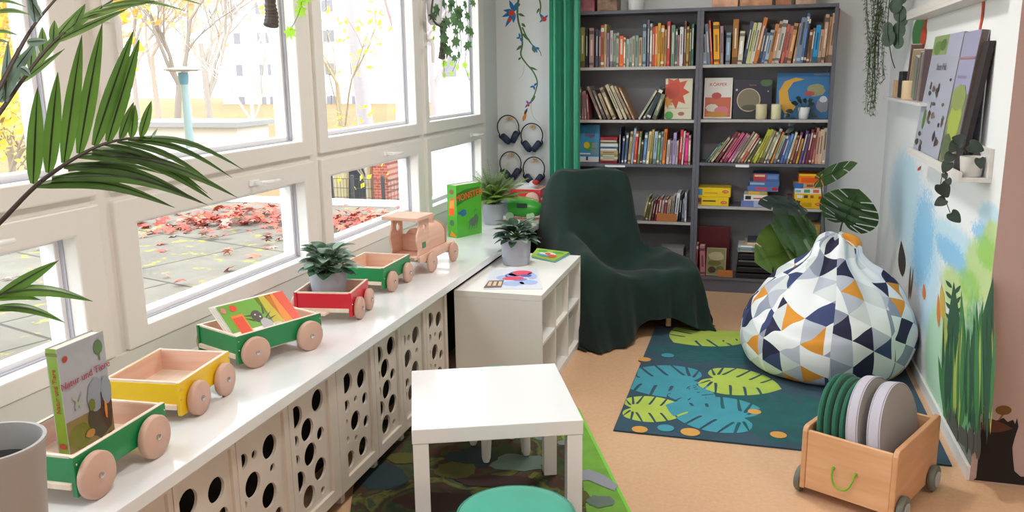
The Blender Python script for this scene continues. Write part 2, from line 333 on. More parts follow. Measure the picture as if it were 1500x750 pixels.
for i in range(6):
    y0, y1 = MUL[i]+.03, MUL[i+1]-.03
    g0, g1 = ggap.get(i-0 if 0 else {0: -1, 1: -2, 2: 2, 3: 3, 4: 4, 5: 5}[i], (y0+.085, y1-.085))
    for (a, b, c, d) in ((.685, 1.172, ZG[0], ZG[1]), (1.198, 2.43, ZG[2], ZG[3])):
        nW += 1
        s = MB(); s.prism([[(y0, a), (y1, a), (y1, b), (y0, b)], [(g0, c), (g0, d), (g1, d), (g1, c)]], lambda u, v, w: (w, u, v), XW-.055, XW+.022)
        fo = struct(s.build('window_%d' % nW, SASH, ang=0, bevel=.006))
        e = .012; s = MB(); s.prism([[(g0-e, c-e), (g1+e, c-e), (g1+e, d+e), (g0-e, d+e)], [(g0+.02, c+.02), (g0+.02, d-.02), (g1-.02, d-.02), (g1-.02, c+.02)]], lambda u, v, w: (w, u, v), XW-.10, XW-.045)
        s.build('outer_frame', mat('window_outer', 'f0f0f2', .3), fo, ang=0, bevel=.003)
        s = MB(); s.prism([[(g0-.004, c-.004), (g1+.004, c-.004), (g1+.004, d+.004), (g0-.004, d+.004)], [(g0+.004, c+.004), (g0+.004, d-.004), (g1-.004, d-.004), (g1-.004, c+.004)]], lambda u, v, w: (w, u, v), XW-.058, XW-.03)
        s.build('seal', mat('seal_grey', 'b4b4c0', .6), fo, ang=0)
        MB().box(XW-.075, XW-.071, g0-.006, g1+.006, c-.006, d+.006).build('pane', GLASS, fo, ang=0)
        h = MB()
        if c < 1:   # lower, horizontal handle on the top rail
            hy = y1-.30 if i == 5 else (y0+y1)/2+.13; zz = 1.135
            if i == 3: hy = 2.89
            if i == 4: hy = 4.14
            h.box(XW+.022, XW+.03, hy-.035, hy+.035, zz-.012, zz+.012)
            h.tube([(XW+.03, hy, zz), (XW+.06, hy, zz), (XW+.066, hy+.03, zz-.003), (XW+.064, hy+.13, zz-.006)], [.008, .009, .01, .008], 8)
        else:
            hy = {5: y0+.035, 3: y0+.05, 4: y1-.04 if 0 else None}.get(i, None) if i in (3, 4, 5) else y0+.05
            if hy is None: continue
            zz = 1.745
            h.box(XW+.022, XW+.03, hy-.013, hy+.013, zz-.035, zz+.04)
            h.tube([(XW+.03, hy, zz), (XW+.06, hy, zz), (XW+.068, hy, zz-.03), (XW+.066, hy, zz-.13)], [.009, .01, .011, .009], 8)
        h.build('handle', mat('handle_white', 'f2f2f2', .25), fo, ang=50, bevel=.002)
# painted board below the sashes, standing on the worktop
struct(MB().box(XW-.02, XW+.016, YF, YB, ZT, .684).build('trim_2', mat('sill_board', 'd6d6cf', .45), ang=0, bevel=.003))
# ================================================================ worktop and perforated radiator covers
wt = MB().box(XW+.0, -1.343, YF+.02, YB-.001, ZT-.036, ZT)
tag(wt.build('worktop', mat('worktop_laminate', 'eceef0', .16, coat=.3), ang=0, bevel=.002), 'long glossy white worktop running below the windows with the toy train on it', 'worktop')
XC = -1.385
def YC(x, y=600): return onx(x, y, XC).y
patA = ((504, 544), [(360, 137, 50), (427, 114, 46), (357, 247, 30), (400, 212, 17), (443, 208, 28), (400, 314, 47), (357, 325, 16), (450, 317, 28), (363, 408, 17), (403, 397, 15), (436, 437, 45), (376, 500, 42)], (400, 520, .3065))
patC = ((430, 482), [(124, 295, 56), (223, 213, 53), (177, 353, 55), (238, 371, 32), (122, 415, 33), (192, 470, 55), (127, 507, 33), (238, 540, 54), (141, 607, 55), (250, 641, 18), (187, 672, 54)], (400, 520, .3065))
patB = ((353, 418), [(534, 440, 46), (597, 398, 26), (683, 355, 71), (700, 475, 25), (590, 572, 74), (683, 635, 72), (735, 745, 44), (585, 775, 42), (545, 690, 24), (640, 830, 66), (560, 890, 44), (720, 880, 26)], (230, 560, .2535))
def holes(pat):
    (xa, xb), hs, (ox, oy, s) = pat; out = []
    ya, yb = YC(xa), YC(xb)
    for cx, cy, r in hs:
        p = onx(ox+cx*s, oy+cy*s, XC); q = onx(ox+cx*s, oy+(cy+r)*s, XC); out.append(((p.y-ya)/(yb-ya), p.z, abs(p.z-q.z)))
    return out
PA, PB_, PC = holes(patA), holes(patB), holes(patC)
spans = [(YC(628.5, 520), YC(652, 520), PA, 'behind the white table beside the open cube shelf'), (YC(592, 540), YC(620, 520), PB_, 'second to the left of the cube shelf'), (YC(554, 560), YC(584, 560), PC, 'under the wooden locomotive, third from the cube shelf'),
         (YC(504, 600), YC(544, 590), PA, 'left of the small white table'), (YC(430, 640), YC(482, 620), PC, 'under the red wagon with the plant'), (YC(353, 690), YC(418, 680), PB_, 'under the green wagon with the magazines'),
         (YC(258, 720), YC(341, 720), PA, 'under the yellow wagon')]
last = spans[-1][0]
spans.append((last-.34, last-.04, PC, 'in the bottom left corner, nearest of the row')); 
PWOOD = mat('cover_paint', 'dad0c5', .5, var=.04, vs=5); COVER_SHADE = mat('cover_shade', '1c1b1a', .9)
ZB, ZTOP = .06, .553
covers = []
for i, (a, b, hs, wh) in enumerate(spans):
    hi = spans[i-1][0] if i else b+.05
    lo = spans[i+1][1] if i+1 < len(spans) else a-.05
    A = (a+lo)/2+.0015 if i+1 < len(spans) else a-.04
    B = (b+hi)/2-.0015 if i else b+.03
    t = thing('radiator_cover', 'cream radiator cover with round holes, '+wh, 'radiator cover', (XC, (A+B)/2, 0), 0, 'perforated radiator covers under the worktop')
    covers.append(t); c = (A+B)/2; fr = MB(); fr.prism([[(A-c, ZB), (B-c, ZB), (B-c, ZTOP), (A-c, ZTOP)], [(a-c, ZB+.045), (a-c, ZTOP-.03), (b-c, ZTOP-.03), (b-c, ZB+.045)]], lambda u, v, w: (w, u, v), -.018, .006)
    fr.build('frame', PWOOD, t, ang=0, bevel=.002)
    loops = [[(a-c-.004, ZB+.03), (b-c+.004, ZB+.03), (b-c+.004, ZTOP-.02), (a-c-.004, ZTOP-.02)]]
    wdt = b-a
    for u, z, r in hs:
        y = a-c+u*wdt
        pts = [(min(max(y+r*cos(2*pi*k/22), a-c+.006), b-c-.006), min(max(z+r*sin(2*pi*k/22), ZB+.052), ZTOP-.036)) for k in range(22)]
        cl = [];
        for p in pts:
            if not cl or (abs(p[0]-cl[-1][0])+abs(p[1]-cl[-1][1])) > 1e-5: cl.append(p)
        if max(p[0] for p in cl)-min(p[0] for p in cl) > .006 and max(p[1] for p in cl)-min(p[1] for p in cl) > .006: loops.append(cl[::-1])
    MB().prism(loops, lambda u, v, w: (w, u, v), -.014, -.005).build('perforated_panel', PWOOD, t, ang=0)
struct(MB().box(XC-.25, XC-.24, YF, YB, 0, ZT-.036).build('cover_shade_sheet', COVER_SHADE, ang=0))  # dark sheet standing in for the shade behind the holes
covers[0]
def onto(parent, m_, name):
    m_.v = [Matrix.Translation(-parent.location)@v for v in m_.v]; return m_.build(name, PWOOD, parent, ang=0)
yend = spans[0][1]+.03
onto(covers[0], MB().box(XC-.22, XC-.02, yend+.004, yend+.024, .0, ZT-.038), 'end_panel')
for k_ in range(len(covers)):
    yy = covers[k_].location.y-.10; onto(covers[k_], MB().box(XC-.06, XC-.025, yy-.015, yy+.015, 0, .0755), 'foot')
# ================================================================ toy train on the worktop
BEECH = mat('beech', 'dcb09a', .5, col2='e6c0ac', vs=3, stretch=(1, 1, 12), bump=.04, bs=30)
BEECH_L = mat('beech_light', 'e9d2bd', .5, col2='efdccb', vs=4, stretch=(12, 2, 2))
WHEEL = mat('wheel_wood', 'c9a08e', .55, col2='d6b09e', vs=6, bump=.05, bs=60)
STEEL = mat('steel', 'c8c8c8', .25, metal=1.)
def wheel(t, x, y, s=1, r=.052, name='wheel'):
    m = MB(); w = .022
    m.lathe([(.001, 0), (r-.004, 0), (r, .004), (r, w-.004), (r-.004, w), (.001, w)], 36)
    m.M = Matrix(); M = Matrix.Translation((x, y, r))@Matrix.Rotation(R_(90)*s, 4, 'Y'); m.v = [M@v for v in m.v]
    o = m.build(name, WHEEL, t, ang=50)
    h = MB(); h.lathe([(.001, w), (.0075, w), (.0075, w+.004), (.004, w+.006), (.001, w+.0065)], 16); h.v = [M@v for v in h.v]
    h.build('hub_nut', STEEL, o, ang=50)
def wagon(label, col, hexc, L, a, b, wheels, w=.235, top=.118, wr=.052, zt=ZT, lip=True, n='toy_wagon', deg=None):
    a = Vector((a[0], a[1])); b = Vector((b[0], b[1])); d = b-a; rz = math.atan2(d.y, d.x)-pi/2
    t = thing(n, label, 'toy wagon', (a.x, a.y, zt), rz, None)
    P = mat('wagon_'+col, hexc, .35, coat=.2); th = .012
    # side boards: deeper at the ends, shallow in the middle
    prof = [(0, top), (0, .022), (.03, .020), (.045, .048), (L-.045, .048), (L-.03, .020), (L, .022), (L, top)]
    for x0 in (0, -w+th):
        s = MB(); s.prism([prof], lambda u, v, q: (x0-th+q, u, v), 0, th); s.build('side_board', P, t, ang=0, bevel=.0012)
    for y0 in (.004, L-th-.004):
        MB().box(-w+th+.0005, -th-.0005, y0, y0+th, .048, top-.004).build('end_board', P, t, ang=0, bevel=.001)
    # raw wooden rim, inner lining and floor
    rim = MB()
    rim.box(-th+.001, -.001, .001, L-.001, top, top+.0015).box(-w+.001, -w+th-.001, .001, L-.001, top, top+.0015).box(-w+th, -th, .005, th+.003, top-.004, top+.0012).box(-w+th, -th, L-th-.003, L-.005, top-.004, top+.0012)
    rim.build('raw_rim', BEECH_L, t, ang=0)
    li = MB(); li.box(-w+th, -w+th+.002, th+.004, L-th-.004, .055, top-.001).box(-th-.002, -th, th+.004, L-th-.004, .055, top-.001).box(-w+th, -th, th+.004, th+.006, .055, top-.001).box(-w+th, -th, L-th-.006, L-th-.004, .055, top-.001)
    li.build('lining', BEECH, t, ang=0)
    MB().box(-w+th, -th, -.005, L+.005, .040, .055).build('floor_board', BEECH_L, t, ang=0, bevel=.002)
    ax = MB()
    for y in wheels: MB().cyl((-w-.004, y, wr), (.002, y, wr), .005).build('axle', STEEL, t, ang=50)
    for y in wheels: wheel(t, .003, y, 1, wr); wheel(t, -w-.003, y, -1, wr)
    h = MB(); h.prism([[(-w*.5-.02, -.04), (-w*.5+.02, -.04), (-w*.5+.03, .01), (-w*.5-.03, .01)]], lambda u, v, q: (u, v, q), .036, .046)
    h.build('coupling', BEECH_L, t, ang=0, bevel=.001)
    for y in (.007, L-.007):
        for z in (.07, .1): MB().ball((.0005, y, z), .0028, 10, 6).build('screw', STEEL, t, ang=60)
    return t
z_ = ZT+.113
def zp(x, y): return onz(x, y, z_)
g1 = wagon('green wooden toy wagon carrying the upright nature book, nearest of the train', 'green', '12864a', .335, (-1.440, 1.396), (-1.460, 1.731), (.05, .262), wr=.056)
ye = wagon('empty yellow wooden toy wagon with natural wood inside and round wheels', 'yellow', 'f0c418', .285, (-1.514, 1.857), (-1.547, 2.143), (.072, .222), wr=.050)
g2 = wagon('long green wooden toy wagon holding the ladybird magazines', 'green', '12864a', .350, (-1.609, 2.271), (-1.476, 2.602), (.06, .285), wr=.053)
rd = wagon('red wooden toy wagon carrying the potted rubber plant', 'red', 'd01f32', .236, (-1.499, 2.874), (-1.538, 3.106), (.055, .19), wr=.045)
g3 = wagon('empty green wooden toy wagon coupled behind the wooden locomotive', 'green', '12864a', .305, (-1.560, 3.306), (-1.562, 3.613), (.06, .24), wr=.046)
rw2 = wagon('red wooden toy wagon holding a white toy, in the far corner below the headphones', 'red', 'c01f30', .33, (-1.84, 5.93), (-1.50, 5.93), (.06, .27), w=.22, top=.12)
# locomotive
lo = thing('toy_locomotive', 'natural wooden toy locomotive with cab roof and green side plate', 'toy locomotive', (-1.53, 3.655, ZT), R_(-4)); lo.scale = (.72, .95, .95)
for x0 in (-.018, -.245):
    s = MB(); s.prism([[(0, .07), (0, .10), (.04, .104), (.43, .104), (.43, .066), (.05, .062)]], lambda u, v, q: (x0+q, u, v), 0, .018); s.build('side_beam', BEECH, lo, ang=0, bevel=.002)
MB().box(-.225, -.0185, -.03, .42, .086, .103).build('deck', BEECH, lo, ang=0, bevel=.002)
MB().prism([[(-.15, -.075), (-.09, -.075), (-.075, -.031), (-.165, -.031)]], lambda u, v, q: (u, v, q), .086, .1).build('coupling', BEECH_L, lo, ang=0, bevel=.001)
wv = catmull([(.012, .104, 0), (.02, .14, 0), (.004, .175, 0), (.006, .21, 0), (.03, .245, 0), (.026, .285, 0)], 5); wv = [(p.x, p.y) for p in wv]
cabprof = wv+[(.14, .285), (.14, .104)]
for x0 in (-.03, -.23):
    s = MB(); s.prism([cabprof, circle(.088, .235, .021, 20)[::-1]], lambda u, v, q: (x0+q, u, v), 0, .014); s.build('cab_side', BEECH, lo, ang=30, bevel=.0015)
MB().prism([[(-.215, .104), (-.031, .104), (-.031, .19), (-.215, .19)]], lambda u, v, q: (u, v, q) if 0 else (u, .128+q, v), 0, .01).build('cab_front', BEECH, lo, ang=0)
MB().box(-.262, .008, -.022, .165, .286, .304).build('cab_roof', BEECH, lo, ang=0, bevel=.004)
# boiler: rounded top block, with a nose ring and chimney
bp_ = [(-.205, .104)]+[(-.124+.081*cos(a), .160+.062*sin(a)) for a in [pi-k*pi/14 for k in range(15)]]+[(-.043, .104)]
MB().prism([bp_], lambda u, v, q: (u, .141+q, v), 0, .235).build('boiler', BEECH, lo, ang=40, bevel=.002)
MB().prism([[(x*1.04+.005, z+.002) for x, z in bp_]], lambda u, v, q: (u, .377+q, v), 0, .014).build('nose_ring', mat('ring_wood', 'b98465', .5), lo, ang=40, bevel=.002)
MB().lathe([(.022, .21), (.022, .245), (.026, .25), (.026, .262), (.001, .262)], 20, c=(-.124, .33, 0)).build('chimney', BEECH, lo, ang=50)
MB().box(-.0155, -.0135, .055, .095, .135, .165).build('side_plate', mat('plate_green', '4f8a62', .4), lo, ang=0, bevel=.0005)
ax = MB()
for y in (.115, .385): MB().cyl((-.262, y, .052), (.002, y, .052), .006).build('axle', STEEL, lo, ang=50)
for y in (.115, .385): wheel(lo, .006, y); wheel(lo, -.252, y, -1)
# white toy lying in the far wagon
t = thing('stuffed_toy', 'white and red soft toy lying in the red wagon in the far corner', 'toy', (-1.66, 6.04, ZT+.0565))
m = MB(); m.ball((0, 0, .05), (.10, .06, .05)); m.ball((.07, 0, .085), (.04, .04, .035)); m.build('body', mat('toy_white', 'dfe0e4', .8), t, ang=180)
m = MB(); m.ball((.09, -.02, .105), (.028, .022, .02)); m.build('red_patch', C_('c0302c', .8), t, ang=180)
# green and grey toy vehicle-like helmet car
t = thing('toy_vehicle', 'rounded green and grey toy vehicle beside the potted fern on the worktop', 'toy', (-1.50, 5.36, ZT+.0005), R_(8))
m = MB(); m.M = Matrix.Rotation(R_(90), 4, 'X')
m.M = Matrix()
def hull(u, v):
    a = pi*u; b = 2*pi*v; r = sin(a)**.7
    return (-.15*cos(a), .075*r*cos(b), .075+.062*r*sin(b)+.01*cos(a))
m.grid(hull, 15, 20, cv=True); m.build('body', [mat('toy_green', '3fae3c', .35)], t, ang=180)
m = MB(); m.grid(lambda u, v: (-.165+.09*u, .062*sin(pi*(.12+.5*u))*cos(2*pi*v)*1.1, .078+.056*sin(pi*(.12+.5*u))*sin(2*pi*v)*1.1), 8, 20, cv=True)
m.build('nose', mat('toy_grey', '9aa0b4', .4), t, ang=180)
m = MB(); m.box(-.02, .05, -.0795, -.070, .085, .115).build('side_window', C_('274a3c', .3), t, ang=0, bevel=.004)
for x in (-.07, .07):
    for y in (-.062, .042): MB().cyl((x, y, .028), (x, y+.02, .028), .028).build('wheel', C_('bfe0b8', .5), t, ang=50, bevel=.003)
# ================================================================ books made face by face
PAGES = mat('book_pages', 'e9e4d6', .8)
def coverbook(name, label, cat, M, w, h, th, hexc, art=None, spine_art=None, mats=(), group=None, hexspine=None):
    """a hardback: local x = width, z = height, y = thickness (front cover at y=0, spine at x=0)"""
    t = thing(name, label, cat, group=group); t.matrix_world = M
    c = MB(); e = .0025
    c.box(0, w, 0, e, 0, h).box(0, w, th-e, th, 0, h).box(0, e, e, th-e, 0, h)
    cm = [C_(hexc, .3, coat=.3), C_(hexspine or hexc, .3, coat=.3)]+[C_(x, .35) for x in mats]
    c.m = [0]*12+[1]*6
    def F_(pts, mi, k=1): c.poly([(p[0]*w, -.0006*k, p[1]*h) for p in pts], mi+1)
    def S_(pts, mi, k=1): c.poly([(-.0006*k, th-p[0]*th, p[1]*h) for p in pts], mi+1)
    if art: art(F_)
    if spine_art: spine_art(S_)
    c.build('cover', cm, t, ang=0)
    MB().box(e, w-.004, e, th-e, .003, h-.003).build('pages', PAGES, t, ang=0)
    return t
def Rt(a, b, c, d): return [(a, b), (c, b), (c, d), (a, d)]
def blobp(cx, cy, rx, ry, n=18, j=.2, seed=1):
    r = random.Random(seed); return [(cx+rx*cos(2*pi*k/n)*(1+j*(r.random()-.5)), cy+ry*sin(2*pi*k/n)*(1+j*(r.random()-.5))) for k in range(n)]
# the upright nature book in the first wagon
def art_nt(F_):
    F_(Rt(0, 0, 1, .30), 1, 1); F_(blobp(.25, .12, .24, .12, seed=3), 2, 2); F_(blobp(.72, .2, .26, .2, seed=4), 3, 3); F_(blobp(.86, .28, .13, .22, seed=5), 4, 4)
    F_(blobp(.68, .43, .2, .16, seed=6), 5, 4); F_(blobp(.9, .44, .12, .14, seed=8), 5, 5); F_(blobp(.84, .87, .1, .075, seed=9), 6, 3); F_(Rt(.83, .74, .86, .82), 6, 3); F_(blobp(.13, .885, .055, .03, 14, .1), 7, 3)
    F_(blobp(.55, .36, .07, .06, seed=19), 2, 6); F_(blobp(.84, .25, .03, .09, seed=20), 8, 6); F_(blobp(.45, .10, .1, .04, seed=21), 9, 6)
    for s in (-1, 1):
        F_([(.28, .44), (.28+s*.1, .53), (.28+s*.11, .49), (.28+s*.05, .46), (.28+s*.085, .41), (.28+s*.05, .375), (.28, .42)], 10, 4)
def art_nts(S_): S_(blobp(.5, .07, .3, .028, 12, .1), 7, 2); S_(Rt(0, .93, 1, .96), 2, 1)
p0 = onz(102, 668, ZT+.06); q0 = onz(167, 626, ZT+.06)
p0 = onz(103, 666, ZT+.0565); q0 = onz(168, 629, ZT+.0565); xd = q0-p0; wNT = xd.length; xd.normalize()
zd = Vector((0, 0, 1)); hNT = ony(79, 512, p0.y).z-p0.z
yd = zd.cross(xd)
Mn = Matrix(((xd.x, yd.x, zd.x, p0.x), (xd.y, yd.y, zd.y, p0.y), (xd.z, yd.z, zd.z, p0.z), (0, 0, 0, 1)))
NT = coverbook('picture_book', 'tall hardback nature picture book with green spine standing in the nearest green wagon', 'book', Mn, wNT, hNT, .034, 'a9acb4', art_nt, art_nts, ['8a7a4a', '6f7a2e', '4b4a3c', '4d3a34', '8f98a4', '5d7d4f', 'b0433a', 'd98a3a', 'b78a48', '9fb0a0'], hexspine='7fa52c')
text('title', 'Natur und Tiere', .026, C_('b0425a'), NT, frame3((wNT*.5, -.004, hNT*.66), (1, 0, .06), (0, 0, 1)), sx=.95)
text('spine_title', 'Natur und Tiere', .017, C_('b8402a'), NT, frame3((-.001, .017, .16), (0, 0, -1), (0, -1, 0)) @ Matrix.Rotation(pi, 4, 'Z'))
# green monster/insect book standing behind the locomotive
def art_mo(F_):
    F_([(.0, .60), (.3, .68), (.96, .76), (.93, .92), (.3, .90), (.02, .84)], 6, 1)
    F_(blobp(.26, .46, .12, .07, seed=2), 3, 1); F_([(.05, .5), (.2, .48), (.2, .45), (.08, .44)], 3, 1); F_(blobp(.66, .26, .18, .08, seed=7), 4, 1); F_(blobp(.76, .3, .1, .09, seed=11), 4, 2)
    for k in range(4): F_([(.5+k*.1, .22), (.46+k*.1, .12), (.49+k*.1, .12), (.54+k*.1, .22)], 4, 1)
    F_([(.72, .36), (.69, .46), (.75, .52), (.81, .46), (.78, .36), (.79, .46), (.75, .49), (.715, .45)], 4, 1)
def art_mos(S_): S_([(.15, .42), (.7, .42), (.8, .76), (.3, .74)], 1, 1); S_([(.2, .56), (.72, .56), (.76, .72), (.35, .7)], 2, 2); S_(blobp(.5, .87, .25, .045, seed=3), 5, 2); S_(blobp(.45, .28, .25, .06, seed=5), 4, 1); S_([(.2, .02), (.95, .02), (.4, .13)], 2, 1)
a0 = Vector((-1.690, 4.605, ZT)); xd = Vector((.36, .93, 0)).normalized()
x0 = onz(670, 349, ZT); x1 = onz(706, 341, ZT); xd = (x1-x0); wd = xd.length; xd.normalize(); yd = Vector((0, 0, 1)).cross(xd); ta = R_(0)
Mm = Matrix(((xd.x, yd.x, 0, x0.x), (xd.y, yd.y, 0, x0.y), (0, 0, 1, x0.z), (0, 0, 0, 1)))
MO = coverbook('picture_book', 'thick green book with orange title standing upright on the worktop beside the fern', 'book', Mm, wd, .315, .075, '4fae2a', art_mo, art_mos, ['ee5a22', 'f0902a', '2f6f9a', '56705a', '8a5a3a', '3a7a24'])
text('title', 'MONSTER', .056, C_('f2602a'), MO, frame3((wd*.49, -.0022, .246), (1, 0, .10), (0, 0, 1)), sx=.92)
text('title', 'MONSTER', .056, C_('f2602a'), MO, frame3((wd*.49, -.0022, .249), (1, 0, .10), (0, 0, 1)), sx=.93) if 0 else None
# magazines leaning in the second green wagon
def wloc(t, x, y, z): return t.matrix_world@Vector((x, y, z))
bpy.context.view_layer.update()
for k in range(4):
    o = thing('magazine', ['children magazine with a ladybird cover on top of those in the green wagon', 'thin white-edged magazine right under the ladybird magazine', 'thin pale magazine second below the ladybird magazine', 'lowest grey magazine in the long green wagon'][k], 'magazine', group='magazines in the green wagon')
    x0_, z0_ = -.035-.009*k, .060+.001*k
    M = g2.matrix_world@Matrix.Translation((x0_, .035+.004*k, z0_))@Matrix.Rotation(R_(-141+0*k)+0, 4, 'Y')
    # local: x up the slope, y along the wagon
    L, Wd = .275, .185; M = g2.matrix_world@Matrix.Translation((-.030-.006*k, .040-.005*k, .062))@Matrix.Rotation(R_(180+40) , 4, 'Y')
    o.matrix_world = M
    m = MB(); bow = lambda v: 0
    fn = lambda u, v, dz: (u*Wd, v*L, dz+.010*sin(pi*v)*u*0+(-.012*max(0, v-.8)*5*0))
    top_, bot = 0.0015, -.0015
    m.box(0, Wd, 0, L, bot, top_)
    if k == 0:
        def Fk(pts, mi, kk=1): m.poly([(p[0]*Wd, p[1]*L, -top_-.0005*kk) for p in pts], mi)
        def Fk2(pts, mi, kk=1): m.poly([(p[0]*Wd, p[1]*L, top_+.0005*kk) for p in pts], mi)
        for G in (Fk, Fk2):
            G(Rt(.0, 0, .35, .7), 7, 1)
            G([(.35, .0), (1, 0), (1, .62), (.35, .6)], 1, 1); G([(0, .62), (1, .55), (1, .8), (0, .72)], 2, 1); G([(0, .78), (1, .7), (1, 1), (0, 1)], 3, 1); G([(0, .9), (1, .84), (1, 1), (0, 1)], 4, 2)
            G(Rt(.12, .10, .72, .27), 3, 3); G(Rt(.30, .11, .66, .25), 4, 4); G(blobp(.88, .2, .08, .05, 12, .1), 4, 3); G(blobp(.88, .06, .07, .035, 12, .1), 8, 3)
            G(blobp(.58, .44, .14, .075, seed=5), 5, 3); G(blobp(.36, .5, .14, .08, seed=6), 6, 4); G(blobp(.62, .42, .02, .012, 8, .1), 7, 5); G(blobp(.55, .47, .02, .012, 8, .1), 7, 5)
            for a_, b_ in (((.62, .38), (.66, .26)), ((.5, .38), (.6, .27)), ((.6, .54), (.85, .60)), ((.5, .54), (.62, .66)), ((.45, .56), (.5, .7))):
                d_ = Vector((b_[0]-a_[0], b_[1]-a_[1])).normalized()*.02; G([(a_[0]-d_.y, a_[1]+d_.x*.6), (b_[0], b_[1]), (a_[0]+d_.y, a_[1]-d_.x*.6)], 5, 4)
    m.build('cover', [C_('f2f0ea'), C_('6fae2c'), C_('c8b818'), C_('f08a14'), C_('e8481c'), C_('4a4038'), C_('b9b9be'), C_('f4f4ee'), C_('d88a7a')], o, ang=0)
# ================================================================ low furniture
LACK = mat('lacquer_white', 'f0f1f3', .13, coat=.3)
TX, TY, TR = -1.0018, 2.2736, .39933
t = thing('side_table', 'small square white table standing on the green play mat', 'table', (TX, TY, 0), TR)
MB().box(0, .55, 0, .55, .40, .45).build('tabletop', LACK, t, ang=0, bevel=.0025)
for x in (0.002, .498):
    for y in (0.002, .498): MB().box(x, x+.05, y, y+.05, .009, .399).build('leg', LACK, t, ang=0, bevel=.002)
def stool(label, x, y, rz, zs=.33, r=.168):
    t = thing('stool', label, 'stool', (x, y, 0), rz, 'round green cushioned stools with white legs')
    m = MB(); m.lathe([(.001, zs-.052), (r-.015, zs-.052), (r-.003, zs-.045), (r, zs-.035), (r, zs-.02), (r-.004, zs-.009), (r-.018, zs-.002), (r-.05, zs+.003), (.001, zs+.006)], 48)
    c = m.build('cushion', mat('stool_green', '2a9f86', .75, sheen=.3, var=.06, vs=6, bump=.12, bs=300), t, ang=60)
    m = MB(); m.tube([(r*cos(a), r*sin(a), zs-.012) for a in [2*pi*k/48 for k in range(49)]], .0035, 8, caps=False); m.build('piping', mat('stool_piping', '238a74', .7), c, ang=60)
    MB().lathe([(.001, zs-.085), (r-.03, zs-.085), (r-.01, zs-.08), (r-.008, zs-.053), (.001, zs-.053)], 40).build('seat', mat('stool_plastic', 'eeeeec', .35), t, ang=40)
    for k in range(4):
        a = pi/4+k*pi/2; m = MB()
        m.tube([(.105*cos(a), .105*sin(a), zs-.086), (.113*cos(a), .113*sin(a), .18), (.122*cos(a), .122*sin(a), .03), (.123*cos(a), .123*sin(a), .012)], [.026, .024, .018, .012], 16)
        m.build('leg', mat('stool_plastic', 'eeeeec', .35), t, ang=50)
stool('round stool with a teal green cushion in front of the white table', -.608, 2.085, .2)
stool('round green stool mostly hidden behind the white table', -.972, 3.10, .63)
# cube shelf
XU, Y0, Y1, HU, XB = -.929, 3.657, 4.56, .535, -1.362
t = thing('cube_shelf', 'low white open cube shelf standing between radiator cover and armchair', 'shelf', (0, 0, 0))
SH = mat('shelf_white', 'eceae6', .4, var=.02, vs=4)
MB().box(XB, XU, Y0, Y1, HU-.03, HU).build('top_board', SH, t, ang=0, bevel=.0015)
for y in (Y0, Y1-.018): MB().box(XB, XU, y, y+.018, .0, HU-.0305).build('side_panel', SH, t, ang=0, bevel=.001)
n = 3; inner = (Y1-Y0-.036); cw = (inner-.015*(n-1))/n
for k in range(n-1):
    y = Y0+.018+cw*(k+1)+.015*k; MB().box(XB+.008, XU-.004, y, y+.015, .04, HU-.031).build('divider', SH, t, ang=0, bevel=.001)
for k in range(n):
    y = Y0+.0185+(cw+.015)*k; MB().box(XB+.008, XU-.004, y, y+cw-.001, .275, .29).build('shelf_board', SH, t, ang=0, bevel=.001)
MB().box(XB+.008, XU-.001, Y0+.0185, Y1-.0185, .0, .04).build('plinth', SH, t, ang=0)
MB().box(XB, XB+.007, Y0+.0185, Y1-.0185, .041, HU-.031).build('back_panel', SH, t, ang=0)
for k in (0, 1, 2):
    y = Y0+.0185+(cw+.015)*k
    tag(MB().box(XU-.30, XU-.03, y+.02, y+cw-.02, .2905 if k == 1 else .0405, .2905+.17 if k == 1 else .0405+.16).build('storage_bin', mat('bin_white', 'e3dfd6', .5), ang=0, bevel=.006) if k else MB().box(XU-.22, XU-.05, y+.04, y+cw-.05, .2905, .33).build('storage_bin', mat('bin_grey', 'b7b2aa', .5), ang=0, bevel=.006),
        ['small grey tray in the upper left cube of the shelf', 'white bin in the upper middle cube of the shelf', 'white bin in the lower cube nearest the armchair'][k], 'bin')
# sheet music / leaflet and books on the cube shelf
a, b, c_, d = [onz(*p, HU) for p in ((718, 396), (786, 394), (795, 424), (708, 424))]
m = MB()
def q4(u, v, dz): p = (d*(1-u)+c_*u)*(1-v)+(a*(1-u)+b*u)*v; return (p.x, p.y, HU+dz)
m.prism([[(0, 0), (1, 0), (1, 1), (0, 1)]], q4, .0005, .003)
def lf(pts, mi, k=1): m.poly([q4(x, y, .003+.0004*k) for x, y in pts], mi)
for cx, cy, rx, ry, mi, k in ((.6, .74, .2, .14, 2, 1), (.68, .78, .2, .13, 1, 2), (.45, .66, .12, .1, 3, 1), (.5, .5, .2, .09, 1, 3), (.62, .44, .14, .08, 3, 2), (.78, .3, .16, .12, 4, 1), (.5, .25, .2, .12, 4, 1), (.86, .6, .1, .16, 4, 2), (.3, .55, .12, .12, 4, 1), (.75, .62, .12, .06, 2, 4)): lf(blobp(cx, cy, rx, ry, seed=int(cx*100)), mi, k)
tag(m.build('leaflet', [C_('dfe3ee', .3), C_('e0506a'), C_('5a5fa8'), C_('8a8fd0'), C_('a9bce6')], ang=0), 'white glossy leaflet with red and blue picture lying on the cube shelf', 'leaflet')
m = MB(); m.prism([[(.0, .04), (.30, .06), (.33, .40), (.05, .38)]], q4, .004, .0055)
for k in range(3): m.poly([q4(.05+.09*k, .12+.0*k, .0062), q4(.11+.09*k, .12, .0062), q4(.12+.09*k, .33, .0062), q4(.065+.09*k, .33, .0062)], 1)
tag(m.build('photo_card', [C_('7a6456', .4), C_('d9c0a6')], ang=0), 'small brown card lying on the corner of the leaflet', 'card')
